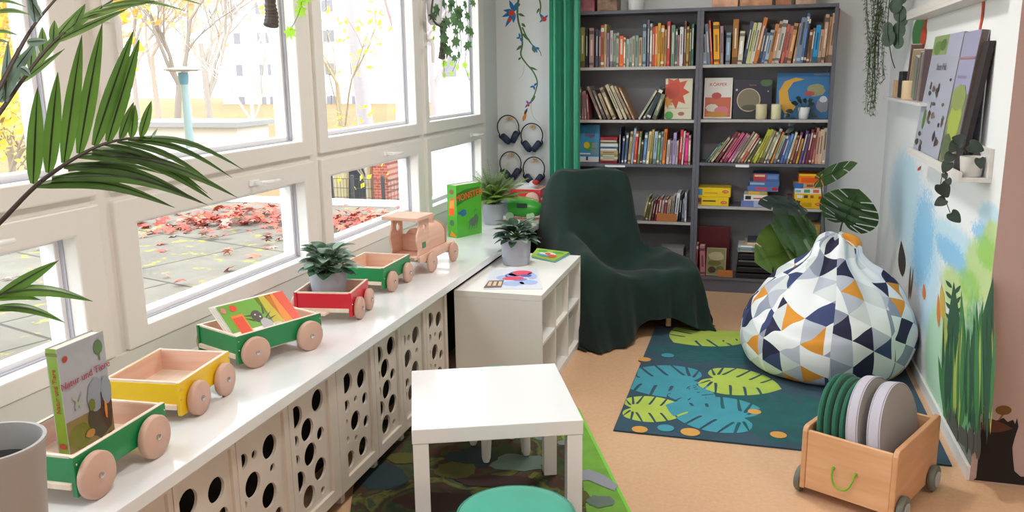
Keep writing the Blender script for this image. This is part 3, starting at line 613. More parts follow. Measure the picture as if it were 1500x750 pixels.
p = [onz(*q, HU) for q in ((778, 378), (787, 367), (834, 373), (812, 385))]
for k in range(2):
    m = MB(); oo = .006*(1-k)
    def r4(u, v, dz): q = (p[0]*(1-u)+p[3]*u)*(1-v)+(p[1]*(1-u)+p[2]*u)*v; return (q.x+oo, q.y-oo*.5, HU+dz)
    m.prism([[(0, 0), (1, 0), (1, 1), (0, 1)]], r4, .0005+.0075*k, .0075+.0075*k)
    if k:
        for cx, cy, rx, ry, mi in ((.5, .5, .3, .18, 1), (.25, .7, .18, .14, 2), (.7, .3, .2, .16, 3), (.4, .25, .25, .1, 4), (.75, .75, .18, .12, 2), (.5, .5, .1, .1, 3)): m.poly([r4(x, y, .0154+.0004*mi) for x, y in blobp(cx, cy, rx, ry, seed=int(99*cx))], mi)
    tag(m.build('picture_book', [C_('5fa8b8' if not k else 'a8c850', .3), C_('e8e4da'), C_('5fb04a'), C_('d8583a'), C_('4aa8c8')], ang=0), ['lower blue-edged booklet under the colourful one on the cube shelf', 'colourful green picture booklet on top, behind the pot on the cube shelf'][k], 'book')
# ================================================================ rugs
rug = MB().box(-.548, .80, 3.425, 5.03, .0005, .008)
RM = [mat('rug_navy', '24475a', .95, var=.12, vs=5, sheen=.1), C_('234257', .95), mat('rug_lime', 'a9c152', .95, var=.05, vs=9), mat('rug_teal', '3f93a5', .95, var=.05, vs=9), mat('rug_green', '1e5a5c', .95, var=.1, vs=9), C_('cf9a4e', .95), mat('rug_navy2', '2a4256', .95)]
_rz = [0]
def rugleaf(cx, cy, tx, ty, L, mi, z, seed):
    _rz[0] += 1; z = _rz[0]*.5
    c = onz(cx, cy, 0); tp = onz(tx, ty, 0); d = (tp-c); d.z = 0; d.normalize(); s = Vector((d.y, -d.x, 0)); o = monstera(6, 1.0, .66, 1.5)
    pts = []
    for x, y in o:
        p = c+d*(y*L)+s*(x*L); p.x = min(max(p.x, -.545), .797); p.y = min(max(p.y, 3.43), 5.027); p.z = .008+z*.0003; pts.append(p)
    rug.poly(pts, mi)
rugleaf(1043, 530, 1045, 490, .40, 4, 1, 0); rugleaf(1100, 620, 1190, 600, .5, 4, 1, 0); rugleaf(1120, 590, 1060, 640, .4, 4, 1, 0); rugleaf(1000, 525, 930, 522, .3, 4, 1, 0)
rugleaf(1046, 486, 1100, 496, .34, 2, 3, 0); rugleaf(1060, 487, 990, 503, .40, 2, 4, 0)
rugleaf(1016, 560, 930, 560, .40, 3, 3, 0); rugleaf(1000, 574, 1030, 588, .20, 3, 2, 0)
rugleaf(1045, 556, 1130, 570, .34, 2, 5, 0)
rugleaf(925, 600, 1000, 604, .27, 2, 5, 0)
rugleaf(1090, 615, 1000, 600, .365, 3, 6, 0)
for x, y, r, mi in ((978, 523, .035, 3), (944, 529, .035, 5), (937, 632, .035, 5), (975, 630, .037, 3), (1011, 636, .042, 5), (1105, 606, .03, 5), (1140, 640, .035, 5)):
    c = onz(x, y, 0); rug.poly([(c.x+r*cos(a), c.y+r*sin(a), .0105) for a in [2*pi*k/20 for k in range(20)]], mi)
tag(rug.build('leaf_rug', RM, ang=0, flip=False), 'dark blue rug with lime and teal monstera leaves under the beanbag', 'rug')
def matmat():
    m = mat('playmat', '2a3a22', .95); nt = m.node_tree; b = nt.nodes['Principled BSDF']; tc = nt.nodes.new('ShaderNodeTexCoord')
    n = nt.nodes.new('ShaderNodeTexNoise'); n.inputs['Scale'].default_value = 4.2; n.inputs['Detail'].default_value = 3; n.inputs['Distortion'].default_value = 1.6; nt.links.new(tc.outputs['Object'], n.inputs['Vector'])
    r = nt.nodes.new('ShaderNodeValToRGB'); e = r.color_ramp.elements; e[0].position = .3; e[0].color = lin('24301f'); e[1].position = .72; e[1].color = lin('4b6a3c')
    for p, c in ((.42, '3b4a26'), (.47, '4a2a22'), (.53, '2c3626'), (.6, '6b6a2e'), (.65, '33443a')): x = e.new(p); x.color = lin(c)
    nt.links.new(n.outputs['Fac'], r.inputs['Fac']); nt.links.new(r.outputs['Color'], b.inputs['Base Color']); return m
pm = MB().box(-1.0, 0, -1.65, 0, .0005, .006)
def PMf(pts, mi, k=1): pm.poly([(x, y, .006+.0004*k) for x, y in pts], mi)
PMf([(-.16, 0), (0, 0), (0, -1.65), (-.12, -1.65), (-.18, -1.1), (-.11, -.6)], 1)
PMf([(-.012, 0), (0, 0), (0, -1.65), (-.012, -1.65)], 2, 3)
for x, y, r in ((-.13, -.12, .03), (-.2, -.18, .025), (-.11, -.24, .03), (-.22, -.30, .03), (-.13, -.36, .035)): PMf(blobp(x, y, r, r*.7, seed=int(-100*y)), 4, 3)
pm.v = [Matrix.Translation((-.745, 3.63, 0))@Matrix.Rotation(TR, 4, 'Z')@v for v in pm.v]
def pmx(px, mi, k=4): pm.poly([Vector((q.x, q.y, .006+.0004*k)) for q in (onz(x, y, .006) for x, y in px)], mi)
def pmb(x, y, rx, ry, mi, k=4, sd=1): pmx(blobp(x, y, rx, ry, 18, .35, sd), mi, k)
pmb(760, 678, 40, 13, 6, 5, 2); pmb(690, 672, 38, 15, 5, 4, 3); pmb(668, 690, 30, 13, 8, 6, 4); pmb(725, 706, 60, 9, 7, 7, 5); pmb(640, 735, 60, 14, 7, 5, 6); pmb(560, 700, 40, 20, 5, 4, 7); pmb(590, 672, 26, 8, 8, 6, 8)  # printed blots, their colours darkened to imitate shade under the table
pmx([(848, 692), (862, 688), (885, 697), (905, 712), (900, 720), (880, 712), (862, 704), (846, 706)], 3, 8); pmb(840, 730, 26, 14, 8, 6, 9); pmb(880, 735, 20, 9, 6, 7, 10)
tag(pm.build('play_mat', [matmat(), mat('mat_green', '6da13c', .9, var=.1, vs=12), C_('7cc84a', .9), C_('8f93a0', .9), C_('77807c', .9), C_('1e3238', .9), C_('62746a', .9), C_('38201c', .9), C_('555426', .9)], ang=0, flip=False), 'dark green patterned play mat with bright green border under the white table', 'mat')
# ================================================================ beanbag
def beanmat():
    m = mat('beanbag_fabric', 'e2e6ea', .8, bump=.1, bs=50); nt = m.node_tree; N = nt.nodes; Lk = nt.links; b = N['Principled BSDF']
    uv = N.new('ShaderNodeUVMap'); uv.uv_map = 'UVMap'; sp = N.new('ShaderNodeSeparateXYZ'); Lk.new(uv.outputs[0], sp.inputs[0])
    def M_(op, a, b_=None, c=None):
        n = N.new('ShaderNodeMath'); n.operation = op
        for i, x in enumerate((a, b_, c)):
            if x is None: continue
            if isinstance(x, (int, float)): n.inputs[i].default_value = x
            else: Lk.new(x, n.inputs[i])
        return n.outputs[0]
    s = .122; tu = M_('MULTIPLY_ADD', sp.outputs[1], .10, sp.outputs[0]); tv = M_('MULTIPLY_ADD', sp.outputs[0], -.10, sp.outputs[1]); yy = M_('DIVIDE', tu, s*.866); q = M_('MULTIPLY_ADD', yy, -.5, M_('DIVIDE', tv, s))
    fa, fb = M_('FRACT', q), M_('FRACT', yy); ia, ib = M_('FLOOR', q), M_('FLOOR', yy); tr = M_('GREATER_THAN', M_('ADD', fa, fb), 1.0)
    cb = N.new('ShaderNodeCombineXYZ'); Lk.new(ia, cb.inputs[0]); Lk.new(ib, cb.inputs[1]); Lk.new(tr, cb.inputs[2])
    wn = N.new('ShaderNodeTexWhiteNoise'); wn.noise_dimensions = '3D'; Lk.new(cb.outputs[0], wn.inputs['Vector'])
    r = N.new('ShaderNodeValToRGB'); r.color_ramp.interpolation = 'CONSTANT'; e = r.color_ramp.elements
    e[0].position = 0; e[0].color = lin('e4e8ea'); e[1].position = .36; e[1].color = lin('cfd6d6')
    for p, c in ((.52, 'b4bac8'), (.63, '8d95a8'), (.69, '1f2140'), (.84, '34426e'), (.90, 'd8902c')): x = e.new(p); x.color = lin(c)
    Lk.new(wn.outputs['Value'], r.inputs['Fac']); Lk.new(r.outputs['Color'], b.inputs['Base Color']); return m
BC = Vector((.385, 4.53, 0))
prof = catmull([(.0, .012, 0), (.27, .012, 0), (.385, .035, 0), (.432, .12, 0), (.436, .22, 0), (.408, .33, 0), (.345, .42, 0), (.255, .49, 0), (.175, .535, 0), (.13, .575, 0), (.118, .61, 0), (.10, .65, 0), (.05, .675, 0), (.0, .67, 0)], 6)
m = MB(); NU = 96; NV = len(prof); rr = random.Random(5)
arc = [0]
for i in range(1, NV): arc.append(arc[-1]+(prof[i]-prof[i-1]).length)
uvs = []
def bean(u, v):
    j = round(v*(NV-1)); p = prof[j]; a = 2*pi*u; f = p.y/.65
    nk = max(0, min(1, (p.y-.36)/.16)); r = p.x*(1+.018*sin(3*a+1)+.012*sin(7*a+f*5))
    r *= 1+nk*(.075*sin(8*a+1.2*f)+.035*sin(15*a+1)); side = max(0, 1-abs(p.y-.3)/.25)
    r *= 1+side*(.010*sin(11*a+9*f)+.008*sin(5*a-14*f))
    lean = max(0, (p.y-.25)/.4)
    x = BC.x+r*cos(a)*1.0+.05*lean; y = BC.y+r*sin(a)*.98+.17*lean**1.2
    z = p.y+nk*.018*sin(5*a+2)+.012*side*max(0, cos(a-R_(215)))*sin(16*p.y*6+3*a)-(.05*max(0, cos(a-R_(200)))*side*.6)+.012*side*sin(6*a+8*f)
    if p.y < .03: z = p.y
    return (x, y, max(z, .0105))
m.grid(bean, NU, NV, cu=True)
bb = m.build('beanbag', beanmat(), None, ang=180)
me = bb.data; ul = me.uv_layers.new(name='UVMap')
for pl in me.polygons:
    us = [(me.loops[l].vertex_index//NV) for l in pl.loop_indices]; wrap = max(us)-min(us) > NU/2; us_min = max(us) if wrap else min(us); GO = [NU//8*k+NU//16 for k in range(9)]
    for l in pl.loop_indices:
        vi = me.loops[l].vertex_index; i, j = vi//NV, vi % NV; uu = i+(NU if (wrap and i < NU/2) else 0)
        ul.data[l].uv = ((uu-GO[int(us_min//(NU//8))])/NU*2*pi*max(.10, prof[j].x if prof[j].y > .2 else .436)+int(us_min//(NU//8))*1.37, arc[j]+.3)
ss = bb.modifiers.new('sub', 'SUBSURF'); ss.levels = 1; ss.render_levels = 1
tag(bb, 'large beanbag with white navy grey and orange triangle pattern on the leaf rug', 'beanbag')
# ================================================================ wooden cart with round cushions
A = Vector((.205, 3.055, 0)); rz = math.atan2(-.14, .27)
t = thing('toy_cart', 'natural wooden storage cart on four wheels with a green rope handle', 'cart', (.208, 3.030, 0), rz)
PINE = mat('pine', 'd9a67a', .5, col2='e6bb92', vs=2.2, stretch=(1.2, 1.2, 14), bump=.05, bs=20)
PINE2 = mat('pine_side', 'cf9a70', .5, col2='dbab82', vs=2.2, stretch=(1.5, 1.5, 10))
CW, CL, CZ0, CZ1 = .338, .44, .035, .278
MB().box(.0195, CW-.0195, .004, .019, CZ0+.004, CZ1-.015).build('front_board', PINE, t, ang=0, bevel=.002)
MB().box(.0195, CW-.0195, CL-.019, CL-.004, CZ0+.004, CZ1-.015).build('rear_board', PINE, t, ang=0, bevel=.002)
for x in (0, CW-.019):
    s = MB(); pr = [(0, CZ0), (0, CZ1-.02), (.006, CZ1-.006), (.02, CZ1), (CL-.02, CZ1+.004), (CL-.006, CZ1-.004), (CL, CZ1-.02), (CL, CZ0)]
    s.prism([pr], lambda u, v, q: (x+q, u, v), 0, .019); s.build('side_board', PINE2, t, ang=0, bevel=.0035)
MB().box(.0195, CW-.0195, .0195, CL-.0195, CZ0+.006, CZ0+.02).build('bottom_board', PINE, t, ang=0)
rp = catmull([(.122, .003, .150), (.122, -.006, .148), (.124, -.013, .12), (.135, -.016, .095), (.158, -.017, .086), (.182, -.016, .095), (.196, -.013, .125), (.200, -.006, .150), (.200, .003, .152)], 6)
m = MB().tube(rp, .0034, 8); m.ball((.122, .0, .150), .006); m.ball((.200, 0, .152), .006); m.build('rope_handle', mat('rope_green', '7db52e', .7, bump=.3, bs=200), t, ang=180)
TY_ = mat('tyre_grey', '6f7468', .6)
for x, s in ((-.024, -1), (CW+.004, 1)):
    for y in (.05, CL-.07):
        m = MB(); m.lathe([(.001, -.012), (.03, -.012), (.046, -.011), (.05, -.006), (.05, .006), (.046, .011), (.03, .012), (.001, .012)], 32)
        M = Matrix.Translation((x+.01, y, .0505))@Matrix.Rotation(R_(90), 4, 'Y'); m.v = [M@v for v in m.v]
        w_ = m.build('wheel', TY_, t, ang=45); MB().cyl((x+.01+s*.012, y, .05), (x+.01+s*.016, y, .05), .03).build('wheel_cap', mat('cap_grey', 'a9aeb0', .5), w_, ang=45, bevel=.001)
Mc = Matrix.Translation((.208, 3.030, 0))@Matrix.Rotation(rz, 4, 'Z')
GRN = mat('cushion_green', '1d5a48', .9, sheen=.3, bump=.15, bs=250); GRS = mat('cushion_green_rim', '22664f', .9)
GRY = mat('cushion_grey', '9b9594', .9, sheen=.3, bump=.15, bs=250); GRE = mat('cushion_grey_rim', 'bcbac8', .9, bump=.15, bs=250)
cy_ = .215
for k, (x, th, rad, tilt, lab) in enumerate(((.048, .020, .180, -8, 'dark green round cushion, leftmost of those standing in the wooden cart'), (.075, .020, .184, -8, 'dark green round cushion, second from the left in the wooden cart'), (.102, .020, .180, -8, 'dark green round cushion, third from the left in the wooden cart'), (.129, .020, .178, -8, 'dark green round cushion next to the grey ones in the wooden cart'),
                                             (.170, .042, .190, -9, 'thick grey round cushion leaning on the green cushions in the cart'), (.245, .046, .188, -9, 'thick grey round cushion on the right end in the wooden cart'))):
    t = thing('seat_cushion', lab, 'cushion', group='round cushions in the wooden cart')
    t.matrix_world = Mc@Matrix.Translation((x, cy_, CZ0+.024+rad))@Matrix.Rotation(R_(tilt), 4, 'Y')@Matrix.Rotation(R_(90), 4, 'Y')
    m = MB(); h = th/2; e = min(.006, h*.5)
    m.lathe([(.001, -h-.002), (rad*.6, -h-.001), (rad-e*1.2, -h), (rad-.0006, -h+e), (rad-.0006, h-e), (rad-e*1.2, h), (rad*.6, h+.001), (.001, h+.002)], 56)
    m.build('pad', GRN if k < 4 else GRY, t, ang=50)
    m = MB(); m.lathe([(rad-.0005, -h+e), (rad+.0006, -h+e), (rad+.0006, h-e), (rad-.0005, h-e)], 56); m.build('rim', GRS if k < 4 else GRE, t, ang=30)
    if k > 3:
        m = MB(); [m.tube([((rad-.002)*cos(a), (rad-.002)*sin(a), z) for a in [2*pi*q/56 for q in range(57)]], .0022, 6, caps=False) for z in (-h+.002, h-.002)]; m.build('piping', GRE, t, ang=60)
# ================================================================ armchair under a dark green blanket
t = thing('armchair', 'armchair completely draped in a dark green blanket before the bookcase', 'armchair', (-.585, 4.835, 0), R_(34))
BL = mat('blanket_green', '0b1e1a', .97, sheen=.08, col2='14302a', vs=3, bump=.25, bs=220)
# stations from front hem over the seat and the back to the rear hem; each row: (y, zscale rows) as (x, z) points
def row(pts): return pts
S = []
def sec(y, pts, dy=0): S.append([(x, y+(d if len(q) > 2 else 0), z) for q in pts for x, z, d in [(q[0], q[1], q[2] if len(q) > 2 else 0)]])
sec(-.06, [(-.43, .012, -.13), (-.37, .012, -.16), (-.25, .012, -.14), (-.14, .03, -.05), (-.03, .10), (.08, .12), (.17, .10), (.27, .05), (.36, .012, -.02), (.43, .012, .0), (.46, .012, .05)])
sec(-.05, [(-.45, .05, -.08), (-.38, .08, -.12), (-.26, .10, -.10), (-.14, .12, -.03), (-.03, .15), (.08, .16), (.17, .15), (.27, .12), (.35, .08), (.41, .06, .02), (.45, .04, .06)])
sec(-.03, [(-.43, .24, -.01), (-.37, .27, -.05), (-.26, .28, -.05), (-.14, .26, -.01), (-.03, .27), (.08, .27), (.17, .27), (.27, .26), (.34, .25), (.39, .21, .02), (.43, .17, .06)])
sec(-.0, [(-.43, .38, .03), (-.36, .43, -.01), (-.27, .42, -.02), (-.15, .375, 0), (-.03, .36), (.08, .36), (.17, .36), (.26, .365), (.33, .375), (.38, .33, .03), (.42, .22, .07)])
sec(.09, [(-.44, .40), (-.37, .50), (-.29, .50), (-.18, .40), (-.04, .375), (.08, .375), (.17, .38), (.25, .40), (.32, .415), (.38, .37), (.43, .22)])
sec(.24, [(-.45, .40), (-.38, .52), (-.30, .53), (-.20, .42), (-.05, .35), (.08, .35), (.16, .36), (.24, .42), (.31, .44), (.38, .40), (.43, .22)])
sec(.38, [(-.44, .42), (-.39, .56), (-.31, .58), (-.21, .46), (-.06, .37), (.07, .37), (.15, .375), (.22, .41), (.29, .44), (.37, .41), (.42, .24)])
sec(.46, [(-.43, .46), (-.38, .62), (-.31, .66), (-.21, .58), (-.06, .50), (.07, .50), (.14, .50), (.20, .44), (.26, .43), (.34, .41), (.40, .26)])
sec(.56, [(-.42, .48), (-.38, .70), (-.30, .79), (-.2, .76), (-.06, .72), (.07, .72), (.14, .72), (.195, .63), (.235, .46), (.32, .40), (.38, .26)])
sec(.645, [(-.42, .50), (-.37, .80), (-.29, .90), (-.2, .905), (-.06, .90), (.07, .90), (.14, .89), (.195, .83), (.235, .58), (.31, .39), (.37, .26)])
sec(.70, [(-.42, .50), (-.37, .82), (-.29, .925), (-.2, .935), (-.06, .93), (.07, .925), (.14, .91), (.20, .85), (.24, .60), (.31, .39), (.37, .26)])
sec(.76, [(-.42, .46), (-.38, .76), (-.30, .88), (-.2, .90), (-.06, .90), (.07, .89), (.15, .88), (.21, .82), (.26, .64), (.32, .40), (.37, .24)])
sec(.80, [(-.41, .25), (-.37, .45), (-.30, .50), (-.2, .52), (-.06, .52), (.07, .52), (.15, .5), (.21, .45), (.26, .35), (.32, .25), (.37, .15)])
sec(.82, [(-.41, .02), (-.37, .02), (-.30, .02), (-.2, .02), (-.06, .02), (.07, .02), (.15, .02), (.21, .02), (.26, .02), (.32, .02), (.37, .02)])
# side drops
for r in S[2:-1]:
    x, y, z = r[0]; r.insert(0, (x-.015, y, z*.5+.005)); r.insert(0, (x-.035-.02*sin(y*30), y, .015))
    x, y, z = r[-1]; r.append((x+.015, y, z*.5)); r.append((x+.03+.02*sin(y*34), y, .015))
for r in (S[0], S[1], S[-1]):
    x, y, z = r[0]; r.insert(0, (x-.02, y+.03, .012)); r.insert(0, (x-.035, y+.05, .012)); x, y, z = r[-1]; r.append((x+.01, y+.03, .012)); r.append((x+.02, y+.05, .012))
rows = [catmull(r, 4) for r in S]; nc = len(rows[0]); cols = [catmull([rows[i][j] for i in range(len(rows))], 4) for j in range(nc)]; nr = len(cols[0])
m = MB(); ff = random.Random(3)
def bl(u, v):
    j = round(u*(nc-1)); i = round(v*(nr-1)); p = cols[j][i].copy(); q = j/(nc-1)
    drop = max(0, min(1, (.36-p.z)/.3)); fr = 1 if i < nr*.3 else .4
    p.y -= drop*fr*(.028*sin(j*.75)+.014*sin(j*1.9+1)) if i < nr*.3 else 0
    if i >= nr*.2 and (q < .2 or q > .8): p.x += drop*.018*sin(i*1.1+j*.2)
    p.z += (.008*sin(i*.7+j*.35)+.005*sin(j*.8-i*.5))*(1-drop)*(.5 if p.z > .6 else 1)
    if drop < .2 and q > .15 and q < .5: p.z += .008*sin((i-j)*.55)
    p.z = max(p.z, .012); return p
m.grid(bl, nc, nr)
o = m.build('blanket', BL, t, ang=180); sl = o.modifiers.new('s', 'SOLIDIFY'); sl.thickness = .006; sl.offset = -1; sb = o.modifiers.new('sub', 'SUBSURF'); sb.levels = 1; sb.render_levels = 1
# wooden frame hidden below
for x in (-.28, .18): MB().tube([(x, .06, .03), (x, .06, .20), (x, .30, .24), (x, .60, .25), (x, .68, .55)], [.018]*5, 8).build('frame_rail', PINE, t, ang=60)
MB().box(-.27, .17, .08, .45, .26, .30).build('seat', mat('seat_black', '15201e', .9), t, ang=0, bevel=.01)
# ================================================================ bookcases
YS = 5.99; GRYB = mat('bookcase_grey', '63646f', .55, var=.05, vs=6); EDGE = mat('shelf_edge_lit', 'b9b4b0', .5)  # lighter edge colour stands in for light on the lit board fronts
def bookcase(label, x0, x1, boards, top=1.965):
    t = thing('bookcase', label, 'bookcase', (0, 0, 0))
    for x in (x0, x1-.022): MB().box(x, x+.022, YS, YB-.002, 0, top-.0225).build('side_panel', GRYB, t, ang=0, bevel=.001)
    MB().box(x0, x1, YS-.002, YB-.002, top-.022, top).build('top_board', GRYB, t, ang=0, bevel=.001)
    MB().box(x0+.0225, x1-.0225, YB-.008, YB-.003, .02, top-.023).build('back_panel', mat('bookcase_back', '86858a', .7, var=.05, vs=5), t, ang=0)  # panel colour raised in place of more light at the back
    for z in boards:
        b = MB().box(x0+.0225, x1-.0225, YS+.006, YB-.0085, z-.02, z-.0005); b.box(x0+.0225, x1-.0225, YS+.004, YS+.006, z-.02, z, 1); b.build('shelf_board', [GRYB, EDGE if z > 1 or .5 < z < .7 or .4 < z < .5 else GRYB], t, ang=0)
    MB().box(x0+.0225, x1-.0225, YS+.012, YS+.03, 0, boards[-1]-.021).build('plinth', GRYB, t, ang=0)
    return t
bookcase('tall dark grey bookcase on the left, half behind the curtain and armchair', -1.300, -.4045, [1.583, 1.217, .905, .497, .105])
bookcase('tall dark grey bookcase on the right, behind the beanbag and monstera', -.4035, .468, [1.590, 1.222, .923, .620, .108])
LB = mat('label_strip', 'e8e8ea', .4)
tag(MB().box(.0-.135, -.045, YS-.0005, YS+.003, .896, .914).build('shelf_label', LB, ang=0), 'white paper label on the middle shelf edge of the right bookcase', 'label')
tag(MB().box(-1.045, -.90, YS-.0005, YS+.003, .882, .896).build('shelf_label', LB, ang=0), 'white paper label on the middle shelf edge of the left bookcase', 'label')
PG = mat('pages', 'd8d0bd', .85)
NAMES = {}
def hue(h):
    r, g, b = [int(h[i:i+2], 16) for i in (0, 2, 4)]; mx, mn = max(r, g, b), min(r, g, b); L = (mx+mn)/2; d = mx-mn
    if d < 26: return 'black' if L < 50 else 'dark grey' if L < 95 else 'grey' if L < 165 else 'pale grey' if L < 205 else 'white'
    if mx == r: H_ = 60*(((g-b)/d) % 6)
    elif mx == g: H_ = 60*((b-r)/d+2)
    else: H_ = 60*((r-g)/d+4)
    dk = 'dark ' if L < 75 else 'pale ' if L > 178 else ''
    if H_ < 14 or H_ >= 345: c = 'red' if L < 140 else 'pink'
    elif H_ < 38: c = 'orange' if d > 95 else 'brown' if L < 130 else 'tan'
    elif H_ < 68: c = 'yellow' if d > 80 else 'olive' if L < 130 else 'cream'
    elif H_ < 165: c = 'green'
    elif H_ < 200: c = 'teal'
    elif H_ < 255: c = 'blue'
    elif H_ < 300: c = 'purple'
    else: c = 'magenta' if d > 90 else 'mauve'
    return dk+c
ORD = ['first', 'second', 'third', 'fourth', 'fifth', 'sixth', 'seventh', 'eighth', 'ninth', 'tenth', 'eleventh', 'twelfth', 'thirteenth', 'fourteenth', 'fifteenth', 'sixteenth', 'seventeenth', 'eighteenth', 'nineteenth', 'twentieth', 'twenty-first', 'twenty-second', 'twenty-third', 'twenty-fourth', 'twenty-fifth', 'twenty-sixth', 'twenty-seventh', 'twenty-eighth', 'twenty-ninth', 'thirtieth', 'thirty-first', 'thirty-second', 'thirty-third', 'thirty-fourth', 'thirty-fifth', 'thirty-sixth', 'thirty-seventh', 'thirty-eighth', 'thirty-ninth', 'fortieth']
rb = random.Random(11)
def shade(h, f): return ''.join('%02x' % max(0, min(255, int(int(h[i:i+2], 16)*f))) for i in (0, 2, 4))
def spine(x, z, w, h, d, hexc, lean=0, y=None):
    """one upright book, spine to the room"""
    m = MB(); xa, xb = (-w, 0) if lean > 0 else (0, w); c = .0018
    m.box(xa, xb, 0, c, 0, h, 0).box(xa, xa+c, c, d, 0, h, 0).box(xb-c, xb, c, d, 0, h, 0).box(xa+c, xb-c, c, d-.003, .003, h-.003, 1)
    k = rb.random(); fa = -.0005
    def Rr(z0, z1, mi, i0=.12, i1=.88, q=1): m.add([(xa+w*i0, fa*q, h*z0), (xa+w*i1, fa*q, h*z0), (xa+w*i1, fa*q, h*z1), (xa+w*i0, fa*q, h*z1)], [(0, 1, 2, 3)], mi)
    if k < .35: Rr(.3, .82, 2, .34, .66)
    elif k < .6: Rr(0, .16, 3, 0, 1); Rr(.35, .8, 2, .36, .64)
    elif k < .8: Rr(.84, .93, 2, 0, 1); Rr(.06, .12, 2, 0, 1); Rr(.3, .7, 3, .3, .7)
    else: Rr(.05, .11, 3, .2, .8); Rr(.4, .9, 2, .3, .7)
    if rb.random() < .6: m.add([(xb-w*.2, fa*2, h*.02), (xb, fa*2, h*.02), (xb, fa*2, h*.06), (xb-w*.2, fa*2, h*.06)], [(0, 1, 2, 3)], 4)
    L = sum(int(hexc[i:i+2], 16) for i in (0, 2, 4))/3
    o = m.build('book', [C_(hexc, .45), PG, C_('ded8c8' if L < 130 else shade(hexc, .55), .5), C_(shade(hexc, .65) if k < .7 else shade(hexc, 1.35), .5), C_('b9403a', .5)], ang=0, flip=False)
    o.location = (x, y if y is not None else YS+.016+rb.random()*.012, z+.0006+(w*abs(sin(R_(lean))) if 0 else 0)); o.rotation_euler = (0, R_(lean), 0)
    return o
def shelfrow(items, xpx, sc, zb, where, row, grp, cyc=None):
    """items: (x centre in crop px, width, top, colour, lean, [height in m]) ; xpx(x)->world x ; sc metres per crop px"""
    items = sorted(items, key=lambda q: q[0]); prev = -9; n = 0
    for it in items:
        x, w, h, hx, lean = it[:5]; wd = max(.007, w*sc); X = xpx(x); a = R_(lean); foot = wd*cos(a)
        if lean >= 0: xl = X-foot/2
        else: xl = X-foot/2
        xl = max(xl, prev+.0006); xr = xl+foot; prev = xr
        size = ('tall ' if h > .285 else 'short ' if h < .20 else '')+('thick ' if wd > .028 else 'thin ' if wd < .015 else '')
        o = spine(xr if lean > 0 else xl, zb, wd, h, .20, hx, lean)
        nm = hue(hx); n += 1
        lab = '%s%s book, %s from the left %s' % (size, nm, ORD[n-1], where)
        if len(lab.split()) > 16: lab = '%s book, %s from the left %s' % (nm, ORD[n-1], where)
        tag(o, lab, 'book', grp)
# --- top shelf, left bookcase (crop scale .2 px from x 840)
T = '''30 22 180 66705c|62 34 178 8f8a45|92 20 190 1e2138|128 36 185 a98a86|166 20 195 45455f|188 18 200 5c4452|208 24 165 b0583a|229 15 160 c0b070|248 18 225 9a7f93|272 22 208 c0bcbe|296 20 230 8f9c8a|318 20 228 a9aca4|345 32 250 e8681c|370 14 262 cfc5b2|392 22 275 a9bcae|414 18 265 9aa6a2|434 20 255 b3a891|458 24 250 88a29a|486 26 265 b59c7c|514 24 168 8fa6b8|541 16 138 6a7086|562 14 165 d0cecc|579 20 190 c4503c|600 20 185 d87a2c|621 20 162 caa43c|646 24 180 c8862e|667 14 210 c0a070|689 24 152 bc4238|722 28 180 6f8a78|747 14 208 5f8070|762 12 255 b0707a|785 26 196 d8dade|811 14 150 7a4038|830 18 195 b8a040|849 12 210 6a5038|866 16 175 2f6a55'''
kx = lambda z: (lambda x: ony(840+.2*x, 95, YS).x)
items = [(float(a), float(b), (485-float(c))*.00090, d, 0) for a, b, c, d in (q.split() for q in T.split('|'))]
shelfrow(items, kx(0), .00090, 1.583, 'on the top shelf of the left bookcase', 1, 'books on the top shelf of the left bookcase')
# --- top shelf, right bookcase (crop scale .24 from x 1010)
T = '''93 24 200 8f9db0 -4|116 20 140 6f7f92 -5|136 10 120 d2552a -5|166 34 132 eca81e -3|196 18 155 a3878f -2|232 26 195 8095a8 0|274 32 118 a8702c 0|306 28 188 d9d2bc 3|332 20 130 3a4668 9|352 20 140 c8cc8c 9|376 22 140 d8d4bc 10|400 22 110 cf7a34 11|424 18 175 404858 9|444 20 200 5a7698 9|466 20 185 a8b8c8 9|488 20 150 cc8a50 9|508 16 135 c8a58a 9|532 28 130 d6d4d2 9|562 16 155 cc6a5a 8|582 20 165 c98070 8|606 22 150 d09468 8|636 12 150 c89a78 7|656 32 120 7a8ca6 6|686 14 95 4a70a8 5|703 10 110 2a2a30 4|720 14 190 8a5a3a 4|738 14 180 7a6a60 4|762 26 165 1e9ad8 4|788 18 190 c8a088 4|812 20 105 cca890 3|834 12 120 b88a68 3|856 24 100 d0ac90 3|880 14 75 bc5a38 2'''
items = [(float(a), float(b), (380-float(c))*.00112, d, float(e)) for a, b, c, d, e in (q.split() for q in T.split('|'))]
shelfrow(items, lambda x: ony(1010+.24*x, 92, YS).x, .00112, 1.590, 'on the top shelf of the right bookcase', 1, 'books on the top shelf of the right bookcase')
